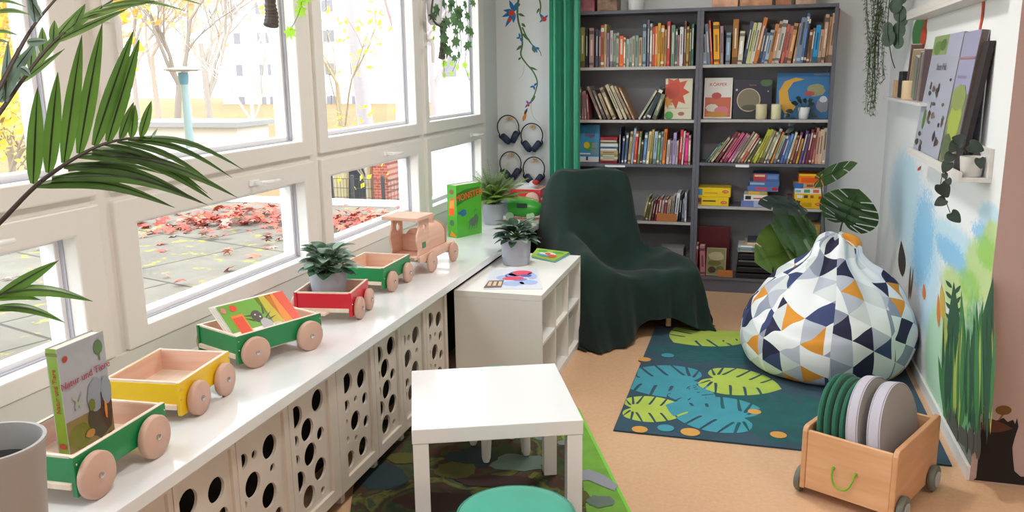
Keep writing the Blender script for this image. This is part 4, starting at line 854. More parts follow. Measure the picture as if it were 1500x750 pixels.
# --- second shelf left: two leaning groups and the sun book
T = '''42 20 120 6a6a48 0|64 16 160 94787c 0|84 16 150 b8848a -3|104 14 175 a85a60 -4|198 18 120 a89084 -23|228 20 150 6f6460 -23|258 22 175 b8a080 -23|296 24 130 b4a488 -24|350 26 110 c0b498 -25|382 20 118 c8bea4 -25|412 16 120 b89c80 -26|440 14 130 a8805c -26'''
items = [(float(a), float(b), (370-float(c))*.00092/cos(R_(float(e))), d, float(e)) for a, b, c, d, e in (q.split() for q in T.split('|'))]
shelfrow(items, lambda x: ony(840+.2*x, 174, YS).x, .0009, 1.217, 'on the second shelf of the left bookcase', 2, 'leaning books on the second shelf of the left bookcase')
T = '''498 14 150 c8c4b4 31|530 16 175 5a6a58 30|562 30 130 28303a 24|606 30 180 7f8a72 20'''
items = [(float(a), float(b), (370-float(c))*.00090/cos(R_(float(e))), d, float(e)) for a, b, c, d, e in (q.split() for q in T.split('|'))]
shelfrow(items, lambda x: ony(840+.2*x, 174, YS).x-.02, .0009, 1.217, 'leaning on the sun book, second shelf', 2, 'books leaning on the sun book')
# --- third shelf left
T = '''333 12 405 2a2c4a 1|354 14 470 4a5f88 3|375 16 445 5f7a98 4|402 20 430 c0a880 5|424 16 405 9ab0c4 5|446 20 430 c04038 4|470 18 430 7a7448 4|490 14 500 4a4a40 4|514 22 440 5a7ea8 4|538 20 430 d8cc9c 5|560 16 415 c8b060 4|588 26 430 9cb8c8 3|614 18 440 5f8a5a 3|634 16 430 8a9aa0 3|656 22 410 d87838 3|684 20 495 c8c0b8 3|706 18 500 9a8098 3|730 22 440 a8a0d0 2|752 16 500 c0a8a8 2|775 20 415 cc3848 3|795 12 425 d8d0c8 3|822 26 440 e02c80 1|846 14 460 c8bca8 0'''
items = [(float(a), float(b), (685-float(c))*.00090, d, float(e)) for a, b, c, d, e in (q.split() for q in T.split('|'))]
shelfrow(items, lambda x: ony(840+.2*x, 236, YS).x, .0009, .905, 'on the middle shelf of the left bookcase', 3, 'books on the middle shelf of the left bookcase')
# --- third shelf right: books leaning to the right
T = '''112 12 510 3a6a70 36|130 12 500 8a9a7a 35|152 16 470 b8a888 34|182 20 430 7a3a40 33|214 14 440 c07078 31|240 22 440 cc5a80 31|268 14 440 c86a90 31|290 16 450 b0a0a0 30|312 14 430 a08a78 30|334 14 440 d8d0b0 30|356 18 450 cc5a58 29|378 14 470 8a8058 29|402 14 480 6a6a50 28|424 14 500 a09a40 27|446 18 410 bcc048 22|468 16 400 d0c850 21|492 22 420 8a8a60 20|516 14 430 c8c4a8 20|538 18 400 b8b0a0 19|562 14 430 c88840 19|584 20 450 9ab0a8 18|606 14 440 5a3a48 17|628 18 450 3a68b0 15|650 16 440 6a98c8 14|672 14 430 d8dcd8 14|694 14 450 d08a50 13|716 16 430 7a4058 12|738 14 470 d89830 11|760 16 420 58487a 10|782 14 440 8a7098 9|804 18 410 6a2c3c 8|826 16 430 84384a 7|848 18 400 c08070 6|872 20 420 c89a88 4|896 24 410 d0b498 2|922 22 400 b8ac9c 1'''
items = [(float(a)+20, float(b), min(.245, (630-float(c))*.00105/cos(R_(float(e)))), d, float(e)) for a, b, c, d, e in (q.split() for q in T.split('|'))]
shelfrow(items, lambda x: ony(1010+.2133*(x-20), 232, YS).x, .00094, .923, 'on the middle shelf of the right bookcase', 3, 'books on the middle shelf of the right bookcase')
# --- fourth shelf left (low, behind the armchair)
T = '''80 14 205 8a8a50 12|98 12 230 6a6a48 10|114 12 235 a89a70 9|130 12 220 5a3038 9|146 14 225 7a3040 8|162 14 210 9a4050 7|178 12 225 d0c8c0 6|194 14 215 8a3a48 6|214 18 220 b8a890 5|236 16 200 9a9088 4|258 20 180 d0d8e0 5|280 10 190 1c1e28 3|298 14 215 8a98b0 2|312 10 180 c8d0dc 0'''
items = [(float(a), float(b), (345-float(c))*.00125, d, float(e)) for a, b, c, d, e in (q.split() for q in T.split('|'))]
shelfrow(items, lambda x: ony(920+.2667*x, 325, YS).x, .00118, .497, 'on the low shelf beside the armchair', 4, 'books on the low shelf beside the armchair')
def sp(x, y): return ony(x, y, YS)
# helper: board-game box / flat pile item standing on something
def gbox(name, label, cat, x0, x1, z0, z1, hexc, deco=(), group=None, y0=YS+.02, d=.20, text_=None, tcol='c83020', jitter=0):
    m = MB(); m.box(x0, x1, y0, y0+d, z0, z1-.0006)
    cols = [C_(hexc, .35)]
    for i, (a, b, c, e, hx) in enumerate(deco):
        cols.append(C_(hx, .35)); m.add([(x0+(x1-x0)*u, y0-.0004-.0002*i, z0+(z1-z0)*v) for u, v in ((a, b), (c, b), (c, e), (a, e))], [(0, 1, 2, 3)], i+1)
    o = m.build(name, cols, ang=0, flip=False); tag(o, label, cat, group); return o
def brand(o, x, z, w, h, y=YS+.02, s='HABA'):
    m = MB(); m.poly([(x+w*cos(a), y-.0016, z+h*sin(a)) for a in [2*pi*k/18 for k in range(18)]]); m.build('logo_oval', C_('d02a20', .4), o, flip=False)
    text('logo', s, h*1.15, C_('f6f2e0'), o, frame3((x, y-.0019, z), (1, 0, 0), (0, 0, 1)))
# front facing books and objects
def faceb(label, px, zb, hexc, deco, th=.018, lean=-7, cat='book', name='picture_book', spread=None, y=None):
    (xa, ya, xb, yb) = px; p0 = ony(xa, yb, YS+.105); p1 = ony(xb, yb, YS+.105); w = p1.x-p0.x; h = abs(ony(xa, ya, YS+.11).z-zb)
    t = thing(name, label, cat, (p0.x, y or YS+.105, zb+.001), 0, rx=R_(lean)); 
    cols = [hexc]+[d[-1] for d in deco]
    def art(F_):
        for i, dd in enumerate(deco): F_(dd[0], i+1, i+1)
    M = t.matrix_basis.copy(); c = MB(); e = .002
    c.box(0, w, 0, e, 0, h).box(0, w, th-e, th, 0, h).box(0, e, e, th-e, 0, h)
    for i, dd in enumerate(deco): c.poly([(min(max(q[0], 0), 1)*w, -.0005*(i+1), min(max(q[1], 0), 1)*h) for q in dd[0]], i+1)
    c.build('cover', [C_(x, .4) for x in cols], t, ang=0); MB().box(e, w-.003, e, th-e, .002, h-.002).build('pages', PG, t, ang=0)
    return t, w, h
def star(cx, cy, r0, r1, n, s=0, ry=1): return [(cx+(r1 if k % 2 else r0)*cos(pi*k/n+s), cy+ry*(r1 if k % 2 else r0)*sin(pi*k/n+s)) for k in range(2*n)]
faceb('cream picture book with a big red sun on its cover, on the second shelf', (973, 115, 1012.5, 174), 1.217, 'e8e0c4', [(star(.35, .68, .34, .56, 9, .3, .8), 'd8543a'), (circle(.3, .7, .25, 20, .2), 'd04a38'), (star(.1, .42, .12, .22, 6, 0, .7), 'e8a04a'), (circle(.17, .09, .16, 18, .1), '4aa84a'), (blobp(.62, .13, .12, .05), 'b06a68'), (Rt(.08, .265, .9, .275), 'b0a890')])
t, w, h = faceb('white book with red title and red drawing, on the second shelf right', (1030, 114, 1071, 174), 1.222, 'ece8e2', [(Rt(.04, .04, .96, .52), 'cf6a4a'), (blobp(.3, .26, .22, .1), 'e0d8cc'), (blobp(.65, .2, .25, .1, seed=4), 'd8788a'), (blobp(.5, .1, .4, .07, seed=6), 'd09038'), (blobp(.45, .56, .18, .08, seed=9), 'c84a48'), (Rt(.2, .76, .84, .9), 'f6f0ea')])
text('title', 'KÖRPER', .032, C_('c83a38'), t, frame3((w*.5, -.0045, h*.83), (1, 0, 0), (0, 0, 1)))
t, w, h = faceb('dark night-sky book with a tan planet disc, on the second shelf right', (1073, 117, 1129, 173), 1.222, '20223a', [(circle(.4, .48, .31, 28, .31*.98), 'c8b898'), (circle(.4, .48, .285, 28, .28), '7f7460'), (blobp(.85, .92, .16, .1), '4a6a40'), (Rt(0, 0, 1, .12), '1c2c24'), (blobp(.42, .28, .2, .08), '4a5038'), (circle(.08, .74, .03, 10), 'b8c8d8'), (circle(.9, .7, .02, 10), 'b8c8d8')])
text('title', 'Sterne', .018, C_('a87a60'), t, frame3((w*.5, -.005, h*.86), (1, 0, 0), (0, 0, 1)))
faceb('big blue picture book with a yellow crescent moon, right end of second shelf', (1136, 107, 1216, 171.5), 1.222, '2f78b0', [([(.06, .3), (.04, .6), (.14, .82), (.34, .9), (.5, .86), (.3, .8), (.2, .62), (.24, .4), (.36, .26), (.28, .1), (.16, .12)], 'dca838'), (blobp(.72, .62, .16, .14, seed=2), '9a9a70'), (blobp(.6, .3, .25, .1, seed=3), '3f6f9f'), (blobp(.85, .3, .12, .16, seed=5), '8a8f9c'), (blobp(.86, .42, .07, .07, seed=6), 'd8dce0'), (blobp(.6, .55, .1, .05, seed=8), 'b84a4a'), (Rt(.66, .94, .98, .98), '6a88a0')])
t, w, h = faceb('blue bird book with a yellow tulip photo beside the curtain, middle shelf', (849, 183, 877, 239), .905, '3f9fd0', [(Rt(0, 0, 1, .14), 'e4e8ec'), (blobp(.5, .42, .34, .13, seed=2), '4f9a48'), (circle(.35, .45, .16, 14, .09), 'e8c838'), (Rt(.58, .2, .95, .36), '7a98a8'), (Rt(.62, .38, .92, .52), '8aa0b0'), (Rt(.0, .2, .56, .24), 'e8e8ea'), (Rt(.34, .04, .44, .14), '3a3a42')])
text('title', 'Vögel', .034, C_('b8202c'), t, frame3((w*.5, -.006, h*.72), (1, 0, 0), (0, 0, 1)))
# stack of lying books, middle shelf left
z = .906; ST = [('8a1c28', .020), ('a88a70', .010), ('c8c4b4', .016), ('7a8a58', .018), ('b89a70', .026), ('d8d4cc', .014), ('3a6a98', .014), ('d0d0c8', .022), ('6a6a58', .012), ('b8c0b0', .010), ('a8202c', .022)]
for i, (hx, th) in enumerate(ST):
    xa = sp(878, 230).x+.004*rb.random(); xb = sp(903, 230).x+rb.random()*.012-.004
    gbox('book', '%s book lying %s in the pile beside the bird book' % (hue(hx), 'at the bottom' if i == 0 else 'on top' if i == len(ST)-1 else ORD[i]+' from the bottom'), 'book', xa, xb, z, z+th, hx, [(.15, .3, .8, .6, 'e0d8c8' if i % 2 else shade(hx, .6))], 'lying books piled beside the bird book', d=.17); z += th+.0003
# candles on second shelf
CW_ = mat('candle_wax', 'd8cba8', .5); CW2 = mat('candle_wax_light', 'e4dcb4', .5)
def candle(label, x, y, z, r, h, m_):
    t = thing('candle', label, 'candle', (x, y, z+.0005)); m = MB(); m.lathe([(.001, 0), (r-.002, 0), (r, .003), (r, h-.003), (r-.003, h), (r*.6, h-.003), (.001, h-.004)], 28); m.build('wax', m_, t, ang=40)
    MB().cyl((0, 0, h-.004), (.001, 0, h+.006), .0012, n=6).build('wick', C_('2a2420'), t)
p = ony(1115, 171, YS+.012); candle('cream pillar candle in front of the planet book, left of the two', p.x, YS+.048, 1.222, .037, .100, CW_)
bpy.data.objects.remove(bpy.data.objects['wax']) if 0 else None
p = ony(1134, 171, YS+.012); candle('pale yellow pillar candle next to the moon book, right of the two', p.x+.012, YS+.048, 1.222, .033, .100, CW2)
# board games, fourth shelf right: three stacks
def gx(x): return ony(920+.2667*x, 300, YS+.02).x
zb = .6205; YEL = 'ecc820'
o = gbox('game_box', 'yellow game box at the bottom of the left stack, fourth shelf', 'game box', gx(375), gx(551), zb, zb+.062, YEL, [(.0, .1, .16, .9, 'a07048'), (.05, .35, .14, .8, '5a3a2a'), (.2, .45, .6, .6, '3a2a20')], 'board games on the fourth shelf'); brand(o, gx(525), zb+.024, .022, .010)
o = gbox('game_box', 'yellow game box on top of the left stack, fourth shelf', 'game box', gx(377), gx(560), zb+.063, zb+.126, YEL, [(.02, .15, .16, .85, '4a88a8'), (.22, .35, .62, .5, 'd8a020')], 'board games on the fourth shelf'); brand(o, gx(532), zb+.10, .022, .010)
stk = [('6f80c0', 620, 760, .042, [(.5, 0, 1, 1, 'a8b4dc')]), ('e8e4e0', 634, 765, .042, [(.06, .2, .3, .8, '2a2830'), (.4, .3, .9, .5, 'b84a40')]), ('d8b040', 658, 760, .024, [(.6, .1, .98, .9, 'b8a068')]), ('5a78b8', 652, 820, .036, [(.25, .25, .65, .75, 'c84a58'), (.8, .2, .98, .8, 'c02a30')]), ('4a70a8', 664, 825, .034, [(.0, .3, .5, .7, '9ab0d0')]), ('4a68a8', 680, 822, .052, [(0, 0, .5, 1, 'b03a48'), (.05, .6, .45, .85, 'e0c89a'), (.55, .3, .95, .8, '6a88b8')])]
z = zb
for i, (hx, a, b, th, dc) in enumerate(stk):
    gbox('game_box', '%s game box, %s, middle stack on the fourth shelf' % (hue(hx), 'bottom' if i == 0 else 'topmost' if i == 5 else ORD[i]+' from the bottom'), 'game box', gx(a), gx(b), z, z+th, hx, dc, 'board games on the fourth shelf'); z += th+.0003
stk = [('e4b818', 945, 1072, .050, [(.05, .2, .5, .8, 'c89a10')]), ('e4b818', 910, 1088, .050, [(.08, .4, .25, .8, 'e0e0e0'), (.3, .4, .42, .8, '5a3a2a'), (.5, .4, .6, .8, 'b04030'), (.75, .3, .95, .7, 'c84a28')]), ('e4e4e0', 912, 1078, .036, [(.3, .2, .5, .8, '5a9a5a'), (.6, .2, .8, .8, 'd86a38'), (.02, .2, .2, .7, '8ab0c8')]), ('c8a070', 905, 1080, .034, [(0, 0, .3, 1, '2a68b0'), (.4, .3, .6, .8, 'a04830')]), ('ec7c18', 930, 1062, .064, [(0, .8, 1, 1, 'e8c020'), (.1, .1, .9, .6, 'e05a10')])]
z = zb
for i, (hx, a, b, th, dc) in enumerate(stk):
    o = gbox('game_box', '%s game box, %s, right stack on the fourth shelf' % (hue(hx), 'bottom' if i == 0 else 'topmost' if i == 4 else ORD[i]+' from the bottom'), 'game box', gx(a), gx(b), z, z+th, hx, dc, 'board games on the fourth shelf')
    if i == 0: brand(o, gx(1045), z+.03, .022, .010)
    z += th+.0003
tag(MB().box(gx(875), gx(902), YS+.05, YS+.12, zb, zb+.085).build('small_box', C_('5a2430'), ang=0, bevel=.002), 'small dark red box between the game stacks, fourth shelf', 'box')
# orange wooden block on low left shelf
tag(MB().box(gx(160), gx(270), YS+.0-.01 if 0 else YS+.0055, YS+.0155 if 0 else YS+.0165, .4975, .555).build('wooden_block', mat('block_wood', 'b8733f', .5), ang=0, bevel=.002), 'orange-brown wooden block in front of books on the low left shelf', 'block')
tag(MB().box(gx(180), gx(312), YS+.03, YS+.2, .106, .30).build('storage_box', C_('8a8688', .6), ang=0, bevel=.003), 'grey box on the bottom shelf just beside the armchair', 'box')
# bottom shelf right
zb = .1085
for i, (a, b, hh, hx, lean) in enumerate(((362, 385, .255, '7a2430', 3), (388, 408, .23, 'a05060', 2), (410, 440, .215, 'c07888', -3))):
    o = spine(gx(a), zb, (b-a)*.00118, hh, .2, hx, lean); tag(o, ['dark red book at the left end of the bottom shelf', 'dusty red book, second on the bottom shelf', 'pink book beside the framed picture on the bottom shelf'][i], 'book')
tag(MB().box(gx(385), gx(565), YS+.12, YS+.15, zb, zb+.345).build('folder', C_('5a1622', .5), ang=0, bevel=.002), 'large dark red album standing behind the picture on the bottom shelf', 'album')
t = thing('framed_picture', 'small picture of a green landscape with a tan frame on the bottom shelf', 'picture', (gx(440), YS+.045, zb+.001), 0, rx=R_(-8)); w_, h_ = gx(550)-gx(440), .20
MB().prism([[(0, 0), (w_, 0), (w_, h_), (0, h_)], [(.008, .008), (.008, h_-.008), (w_-.008, h_-.008), (w_-.008, .008)]], lambda u, v, q: (u, q, v), 0, .012).build('frame', C_('a89878'), t, ang=0)
m = MB().box(.008, w_-.008, .004, .006, .008, h_-.008)
for cx, cy, rx, ry, i in ((.5, .7, .4, .16, 1), (.4, .45, .35, .1, 2), (.3, .2, .2, .12, 3), (.7, .25, .2, .1, 2)): m.poly([(x*w_, .0035-.0003*i, y*h_) for x, y in blobp(cx, cy, rx, ry, seed=i+3)], i)
m.build('print', [C_('8a8a58'), C_('b8b090'), C_('6a6a38'), C_('4a3830')], t, ang=0, flip=False)
tag(MB().box(gx(508), gx(592), YS+.012, YS+.05, zb, zb+.045).build('wooden_block', mat('block_wood', 'b8733f', .5), ang=0, bevel=.002), 'orange-brown wooden block on the bottom shelf before the picture', 'block')
z = zb; TRAY = mat('tray_black', '17171b', .35)
for k in range(4):
    t = thing('letter_tray', 'black plastic letter tray, %s of the stack on the bottom shelf' % ['bottom', 'second from below', 'third from below', 'top'][k], 'tray', (0, 0, 0), 0, 'stacked black letter trays')
    x0, x1 = gx(608)+.004*k, gx(838)-.006*k
    m = MB().box(x0, x1, YS+.012, YS+.22, z, z+.004).box(x0, x0+.004, YS+.012, YS+.22, z+.004, z+.046).box(x1-.004, x1, YS+.012, YS+.22, z+.004, z+.046).box(x0+.004, x1-.004, YS+.216, YS+.22, z+.004, z+.046).box(x0+.004, x1-.004, YS+.012, YS+.015, z+.004, z+.026); m.build('tray_body', TRAY, t, ang=0, bevel=.001)
    MB().box(x0+.008, x1-.008, YS+.016, YS+.21, z+.0045, z+.034).build('paper_stack', C_(['2a2a30', '33343c', '6a6a70', '3a3a42'][k], .7), t, ang=0); z += .0468
for i, (a, b, th, hx, lab) in enumerate(((612, 780, .016, '9a8a78', 'brownish'), (608, 770, .016, '5a88a0', 'blue'), (615, 775, .018, 'c8c4bc', 'pale'), (650, 800, .022, 'b8a088', 'tan'), (665, 835, .016, '3a4048', 'dark rounded'))):
    gbox('booklet', '%s booklet lying %s on the black letter trays' % (lab, ['lowest', 'second', 'third', 'fourth', 'topmost'][i]), 'booklet', gx(a), gx(b), z, z+th, hx, [(.1, .2, .5, .8, shade(hx, 1.3)), (.6, .2, .9, .7, shade(hx, .6))], 'booklets on the letter trays', d=.17); z += th+.0004
z = zb
for i, (a, b, th, hx) in enumerate(((848, 985, .044, '2f8a78'), (848, 1000, .05, '4f9a60'), (852, 1010, .04, 'a8c0c4'), (885, 1005, .036, 'd0b878'), (880, 985, .03, '7ab8cc'))):
    gbox('game_box', '%s box, %s, pile behind the monstera on the bottom shelf' % (hue(hx), 'bottom' if i == 0 else 'topmost' if i == 4 else ORD[i]+' from the bottom'), 'game box', gx(a), gx(b), z, z+th, hx, [(.05, .3, .6, .7, shade(hx, 1.15))], 'boxes behind the monstera'); z += th+.0004
z = zb
for i, (a, b, th, hx) in enumerate(((1012, 1062, .12, '4a4a50'), (1012, 1062, .09, 'c0b8a8'), (1014, 1060, .08, '6a8a80'), (1012, 1062, .06, '9a8460'), (900, 1062, .05, 'a88a48'))):
    gbox('game_box', '%s box, %s, right end of the bottom shelf' % (hue(hx), 'bottom' if i == 0 else 'topmost' if i == 4 else ORD[i]+' from the bottom'), 'game box', gx(a), gx(b) if i < 4 else gx(1064), z, z+th, hx, [(.1, .3, .9, .6, shade(hx, 1.2))], 'boxes at the right end of the bottom shelf', y0=YS+.02); z += th+.0004
# things on top of the bookcases
zt = 1.9655
def topx(x): return ony(x, 8, YS+.05).x
tag(MB().box(topx(846), topx(872), YS+.02, YS+.18, zt, zt+.16).build('storage_box', mat('box_maroon', '8a3a4c', .5, col2='b0707c', vs=14), ang=0, bevel=.003), 'dark pink patterned box on top of the left bookcase by the curtain', 'box')
tag(MB().box(topx(876), topx(905), YS+.02, YS+.18, zt, zt+.14).build('storage_box', mat('box_brown', '6a4a3c', .5, col2='a08468', vs=16), ang=0, bevel=.003), 'brown patterned box on top of the left bookcase next to the pot', 'box')
tag(MB().lathe([(.001, 0), (.05, 0), (.066, .13), (.068, .13), (.068, .14), (.06, .14), (.048, .012), (.001, .012)], 32, c=(topx(930), YS+.1, zt)).build('flower_pot', mat('pot_white', 'e4e6ea', .35), ang=40), 'white pot on top of the left bookcase', 'pot')
for i, (a, b, hx, h) in enumerate(((1043, 1082, 'c89a80', .12), (1084, 1132, 'b88868', .14), (1136, 1160, 'a87050', .12), (1165, 1196, 'b89a88', .12))):
    tag(MB().box(topx(a), topx(b)-.004, YS+.02, YS+.2, zt, zt+h).build('storage_box', mat('topbox%d' % i, hx, .55, col2=shade(hx, 1.25), vs=18), ang=0, bevel=.002), '%s patterned box, %s from the left on top of the right bookcase' % (hue(hx), ORD[i]), 'box', 'boxes on top of the right bookcase')
# small potted trailing plant on second shelf
def pot(t, r0, r1, h, mt, soil=True, band=False, lip=.004):
    m = MB(); m.lathe([(.001, 0), (r0-.003, 0), (r0, .003), (r1, h-.002), (r1-.001, h), (r1-lip+.001, h), (r1-lip, h-.003), (r1-lip-.002, h*.72), (.001, h*.72)], 40); p = m.build('pot', mt, t, ang=40)
    if soil: m = MB(); m.lathe([(.001, h*.86), (r1-lip-.004, h*.85), (r1-lip-.001, h*.72)], 30); m.build('soil', mat('soil', '1f1814', .95, bump=.8, bs=90), t, ang=180)
    if band: m = MB(); rm = r0+(r1-r0)*.33; m.lathe([(rm-.001, h*.30), (rm+.0012, h*.305), (rm+.0012, h*.315), (rm-.001, h*.32)], 40); m.build('groove', mt, p, ang=0)
    return p
def ovalleaf(m, base, d, up, L, W, bend=.25, mi=0, n=6, fold=.15):
    """a leaf blade from base along d, curling away from up"""
    d = Vector(d).normalized(); up = Vector(up); up = (up-d*up.dot(d)); up = up.normalized() if up.length > 1e-4 else d.orthogonal().normalized(); s = d.cross(up); vs = []; fs = []
    for i in range(n+1):
        t = i/n; w = W*.5*max(0., sin(pi*min(1, t**.8*.985+.008)))**.62; c = Vector(base)+d*(L*t)-up*(bend*L*t*t)
        vs += [c-s*w+up*(fold*w), c, c+s*w+up*(fold*w)]
    for i in range(n): fs += [(i*3, i*3+1, i*3+4, i*3+3), (i*3+1, i*3+2, i*3+5, i*3+4)]
    m.add(vs, fs, mi)
# ================================================================ plants
DG = leafmat('leaf_dark', '1d3527', '33523a', .35, .12); RG = leafmat('leaf_rubber', '24442f', '56765f', .25, .1); IV = leafmat('leaf_ivy', '3f6a3a', '6e9a50', .45, .3); FG = leafmat('leaf_fern', '67863f', '94b060', .5, .3)
PALM = leafmat('leaf_palm', '3f5f26', '5c8236', .35, .35); PALMD = leafmat('leaf_palm_dark', '2c451c', '456428', .4, .25); STEM = mat('stem_brown', '3a2e26', .6); STG = mat('stem_green', '4c6232', .6)
LIME = leafmat('leaf_lime', '86c42e', 'a4dc48', .4, .4); PALEG = leafmat('leaf_pale', '7f9e8c', 'b4c8b8', .4, .2); MG = leafmat('leaf_monstera', '233c22', '3d5a30', .35, .12); BK = leafmat('leaf_blackish', '22302a', '3a4a42', .35, .08)
POTG = mat('pot_grey', 'a9adb8', .55, bump=.04, bs=60)
def bush(t, c, n, R, Hh, L, W, mt, seed, mt2=None, stems=6):
    r = random.Random(seed); ms = [MB(), MB()]; st = MB()
    for k in range(n):
        a = 2*pi*k*.381966+r.random()*.4; f = r.random(); e = (k/n)
        el = .1+.85*e*(.6+.6*r.random()); rad = R*(1-.5*e)*(.55+.45*r.random())
        b = Vector((c[0]+rad*.55*cos(a), c[1]+rad*.55*sin(a), c[2]+Hh*e*(.7+.3*f)+.005)); d = Vector((cos(a)*cos(el), sin(a)*cos(el), sin(el)*.8+.05))
        st.tube(catmull([(c[0], c[1], c[2]), (c[0]+rad*.2*cos(a), c[1]+rad*.2*sin(a), (c[2]+b.z)/2+.01), tuple(b)], 3), .0018, 5)
        ovalleaf(ms[1 if (mt2 and r.random() < .3) else 0], b, d, (0, 0, 1), L*(.75+.4*r.random()), W*(.8+.35*r.random()), .25+.2*r.random(), fold=.25)
    for k, (m, q) in enumerate(zip(ms, (mt, mt2))):
        if m.v: m.build('leaves', q, t, ang=180, flip=False)
    st.build('stems', STG, t, ang=180)
p = onz(484, 423, ZT+.06)
p = Vector((-1.655, 2.985, 0))
t = thing('potted_plant', 'round-leaved plant in grey pot standing in the red wagon', 'potted plant', (p.x, p.y, ZT+.0555)); pot(t, .064, .080, .125, POTG); bush(t, (0, 0, .115), 60, .135, .10, .074, .058, RG, 3, PALEG)
p = onz(756, 389, HU)
t = thing('potted_plant', 'dark-leaved plant in grey pot standing on the white cube shelf', 'potted plant', (p.x-.012, p.y+.045, HU+.0006)); pot(t, .074, .082, .145, POTG, band=True); bush(t, (0, 0, .125), 56, .135, .09, .080, .050, DG, 8, PALEG)
# fern
p = onz(719, 330, ZT)
t = thing('potted_fern', 'light green fern in grey pot beside the green monster book', 'potted plant', (p.x, p.y+.06, ZT+.0006)); pot(t, .060, .070, .135, POTG)
r = random.Random(4); m1, m2, st = MB(), MB(), MB()
for k in range(52):
    a = 2*pi*k*.381966; e = (k/52); L = .22+.10*r.random()+(.08 if k % 7 == 0 else 0); el = .72+.75*e
    pts = []
    for i in range(13):
        q = i/12; rr_ = L*q*cos(el)*(1+.2*q); pts.append(Vector((rr_*cos(a)*1., rr_*sin(a), .118+L*q*sin(el)-.10*q*q*(1.3-e)*L/.25)))
    st.tube(pts, [.0016*(1-.6*i/12) for i in range(13)], 4); mm = m2 if k % 8 == 3 else m1
    for i in range(2, 13):
        q = i/12; ll = .050*sin(pi*(.12+.83*q)); tan = (pts[i]-pts[i-1]).normalized(); s = tan.cross(Vector((0, 0, 1))).normalized()
        for sg in (-1, 1): ovalleaf(mm, pts[i], s*sg+tan*.35, (0, 0, 1), ll, .015, .3, n=3, fold=0)
        if i < 12:
            pm_ = (pts[i]+pts[i+1])/2
            for sg in (-1, 1): ovalleaf(mm, pm_, s*sg+tan*.35, (0, 0, 1), ll, .015, .3, n=3, fold=0)
m1.build('fronds', FG, t, ang=180, flip=False); m2.build('dark_fronds', PALEG, t, ang=180, flip=False); st.build('frond_stems', STG, t, ang=180)
# little plant on the bookcase
p = ony(1177, 171, YS+.05)
t = thing('potted_plant', 'small dark trailing plant in a white pot before the moon book', 'potted plant', (p.x+.0, YS+.055, 1.2226)); POTW = mat('pot_white', 'e4e6ea', .35); pot(t, .032 if 0 else .030, .043 if 0 else .040, .078, POTW)
m, st = MB(), MB(); r = random.Random(2)
for k, (dx, dy, dz, L) in enumerate(((-.05, -.03, .10, .05), (-.085, -.035, .05, .05), (-.11, -.035, .03, .04), (-.06, -.05, -.01, .06), (-.075, -.05, -.06, .06), (.0, -.03, .11, .05), (.03, -.03, .09, .05), (.06, -.02, .04, .05), (.05, -.02, .0, .05), (-.03, -.03, .13, .045), (.03, 0, .12, .04), (-.02, .01, .11, .05))):
    ovalleaf(m, (dx*.8, dy*.8, dz), (dx*.6, -.02, -.02 if dz < .05 else .01), (0, -1, .5), L, .034, .2); st.tube([(0, 0, .06), (dx*.4, dy*.6, max(dz, .08)), (dx*.8, dy*.8, dz)], .0014, 5)
m.build('leaves', BK, t, ang=180, flip=False); st.build('stems', STG, t)
# ivy hanging before the window
IVY = [(0, .9), (.12, .45), (.5, .62), (.38, .25), (.62, 0), (.3, -.12), (.2, -.42), (0, -.25)]
IVY = IVY+[(-x, y) for x, y in IVY[1:-1][::-1]]
def flatleaf(m, out, c, d, nrm, s, mi=0, cup=.12):
    d = Vector(d).normalized(); nrm = Vector(nrm); nrm = (nrm-d*nrm.dot(d)).normalized(); sd = d.cross(nrm)
    pts = [Vector(c)+sd*(x*s)+d*(y*s)-nrm*(cup*s*(x*x+y*y*.5)) for x, y in out]; tri = tessellate_polygon([[Vector((x, y, 0)) for x, y in out]]); m.add(pts, [tuple(q) for q in tri], mi)
XI = XW+.10
t = thing('hanging_ivy', 'ivy in a white pot on bark hanging before the right window pane', 'hanging plant', tuple(onx(650, -20, XI)))
o0 = t.location.copy(); bpy.context.view_layer.update()
def lc(x, y, dX=0): q = onx(x, y, XI+dX)-o0; return q
m = MB(); r = random.Random(9)
leaves = [(640, 12, 13), (634, 22, 10), (660, 8, 14), (672, 14, 13), (655, 30, 12), (664, 24, 13), (650, 38, 11), (676, 36, 14), (684, 42, 12), (690, 45, 12), (668, 30, 12), (693, 3, 9), (682, 6, 10), (668, 45, 9), (651, 54, 13), (656, 72, 14), (668, 59, 13), (685, 65, 12), (672, 79, 9), (666, 84, 8), (672, 20, 13), (662, 2, 12), (648, 2, 12), (685, 22, 10)]
small = [(636, 40, 8), (651, 92, 8), (662, 92, 6), (670, 97, 8), (681, 94, 8), (651, 109, 7), (661, 107, 6), (686, 108, 6), (635, 55, 5)]
m2 = MB()
for k, (x, y, s) in enumerate(leaves+small):
    q = lc(x, y, .02*r.random()); ang = -pi/2+(r.random()-.5)*1.4
    flatleaf(m if k < len(leaves) else m2, IVY, q, (0, cos(ang)*.8, sin(ang)), (1, -.9*(r.random()), .4*r.random()), s*.0052)
m.build('leaves', leafmat('leaf_ivy_dark', '35503c', '55784a', .45, .2), t, ang=0, flip=False); m2.build('young_leaves', LIME, t, ang=0, flip=False)
st = MB()
for pts in (((655, -10), (652, 30), (651, 55), (650, 92), (651, 109)), ((668, 0), (672, 30), (668, 60), (672, 80), (662, 107)), ((680, 0), (686, 40), (685, 65), (681, 94), (688, 118)), ((672, 40), (676, 70), (670, 97))): st.tube(catmull([lc(*q) for q in pts], 4), .0018, 5)
st.build('stems', STG, t, ang=180)
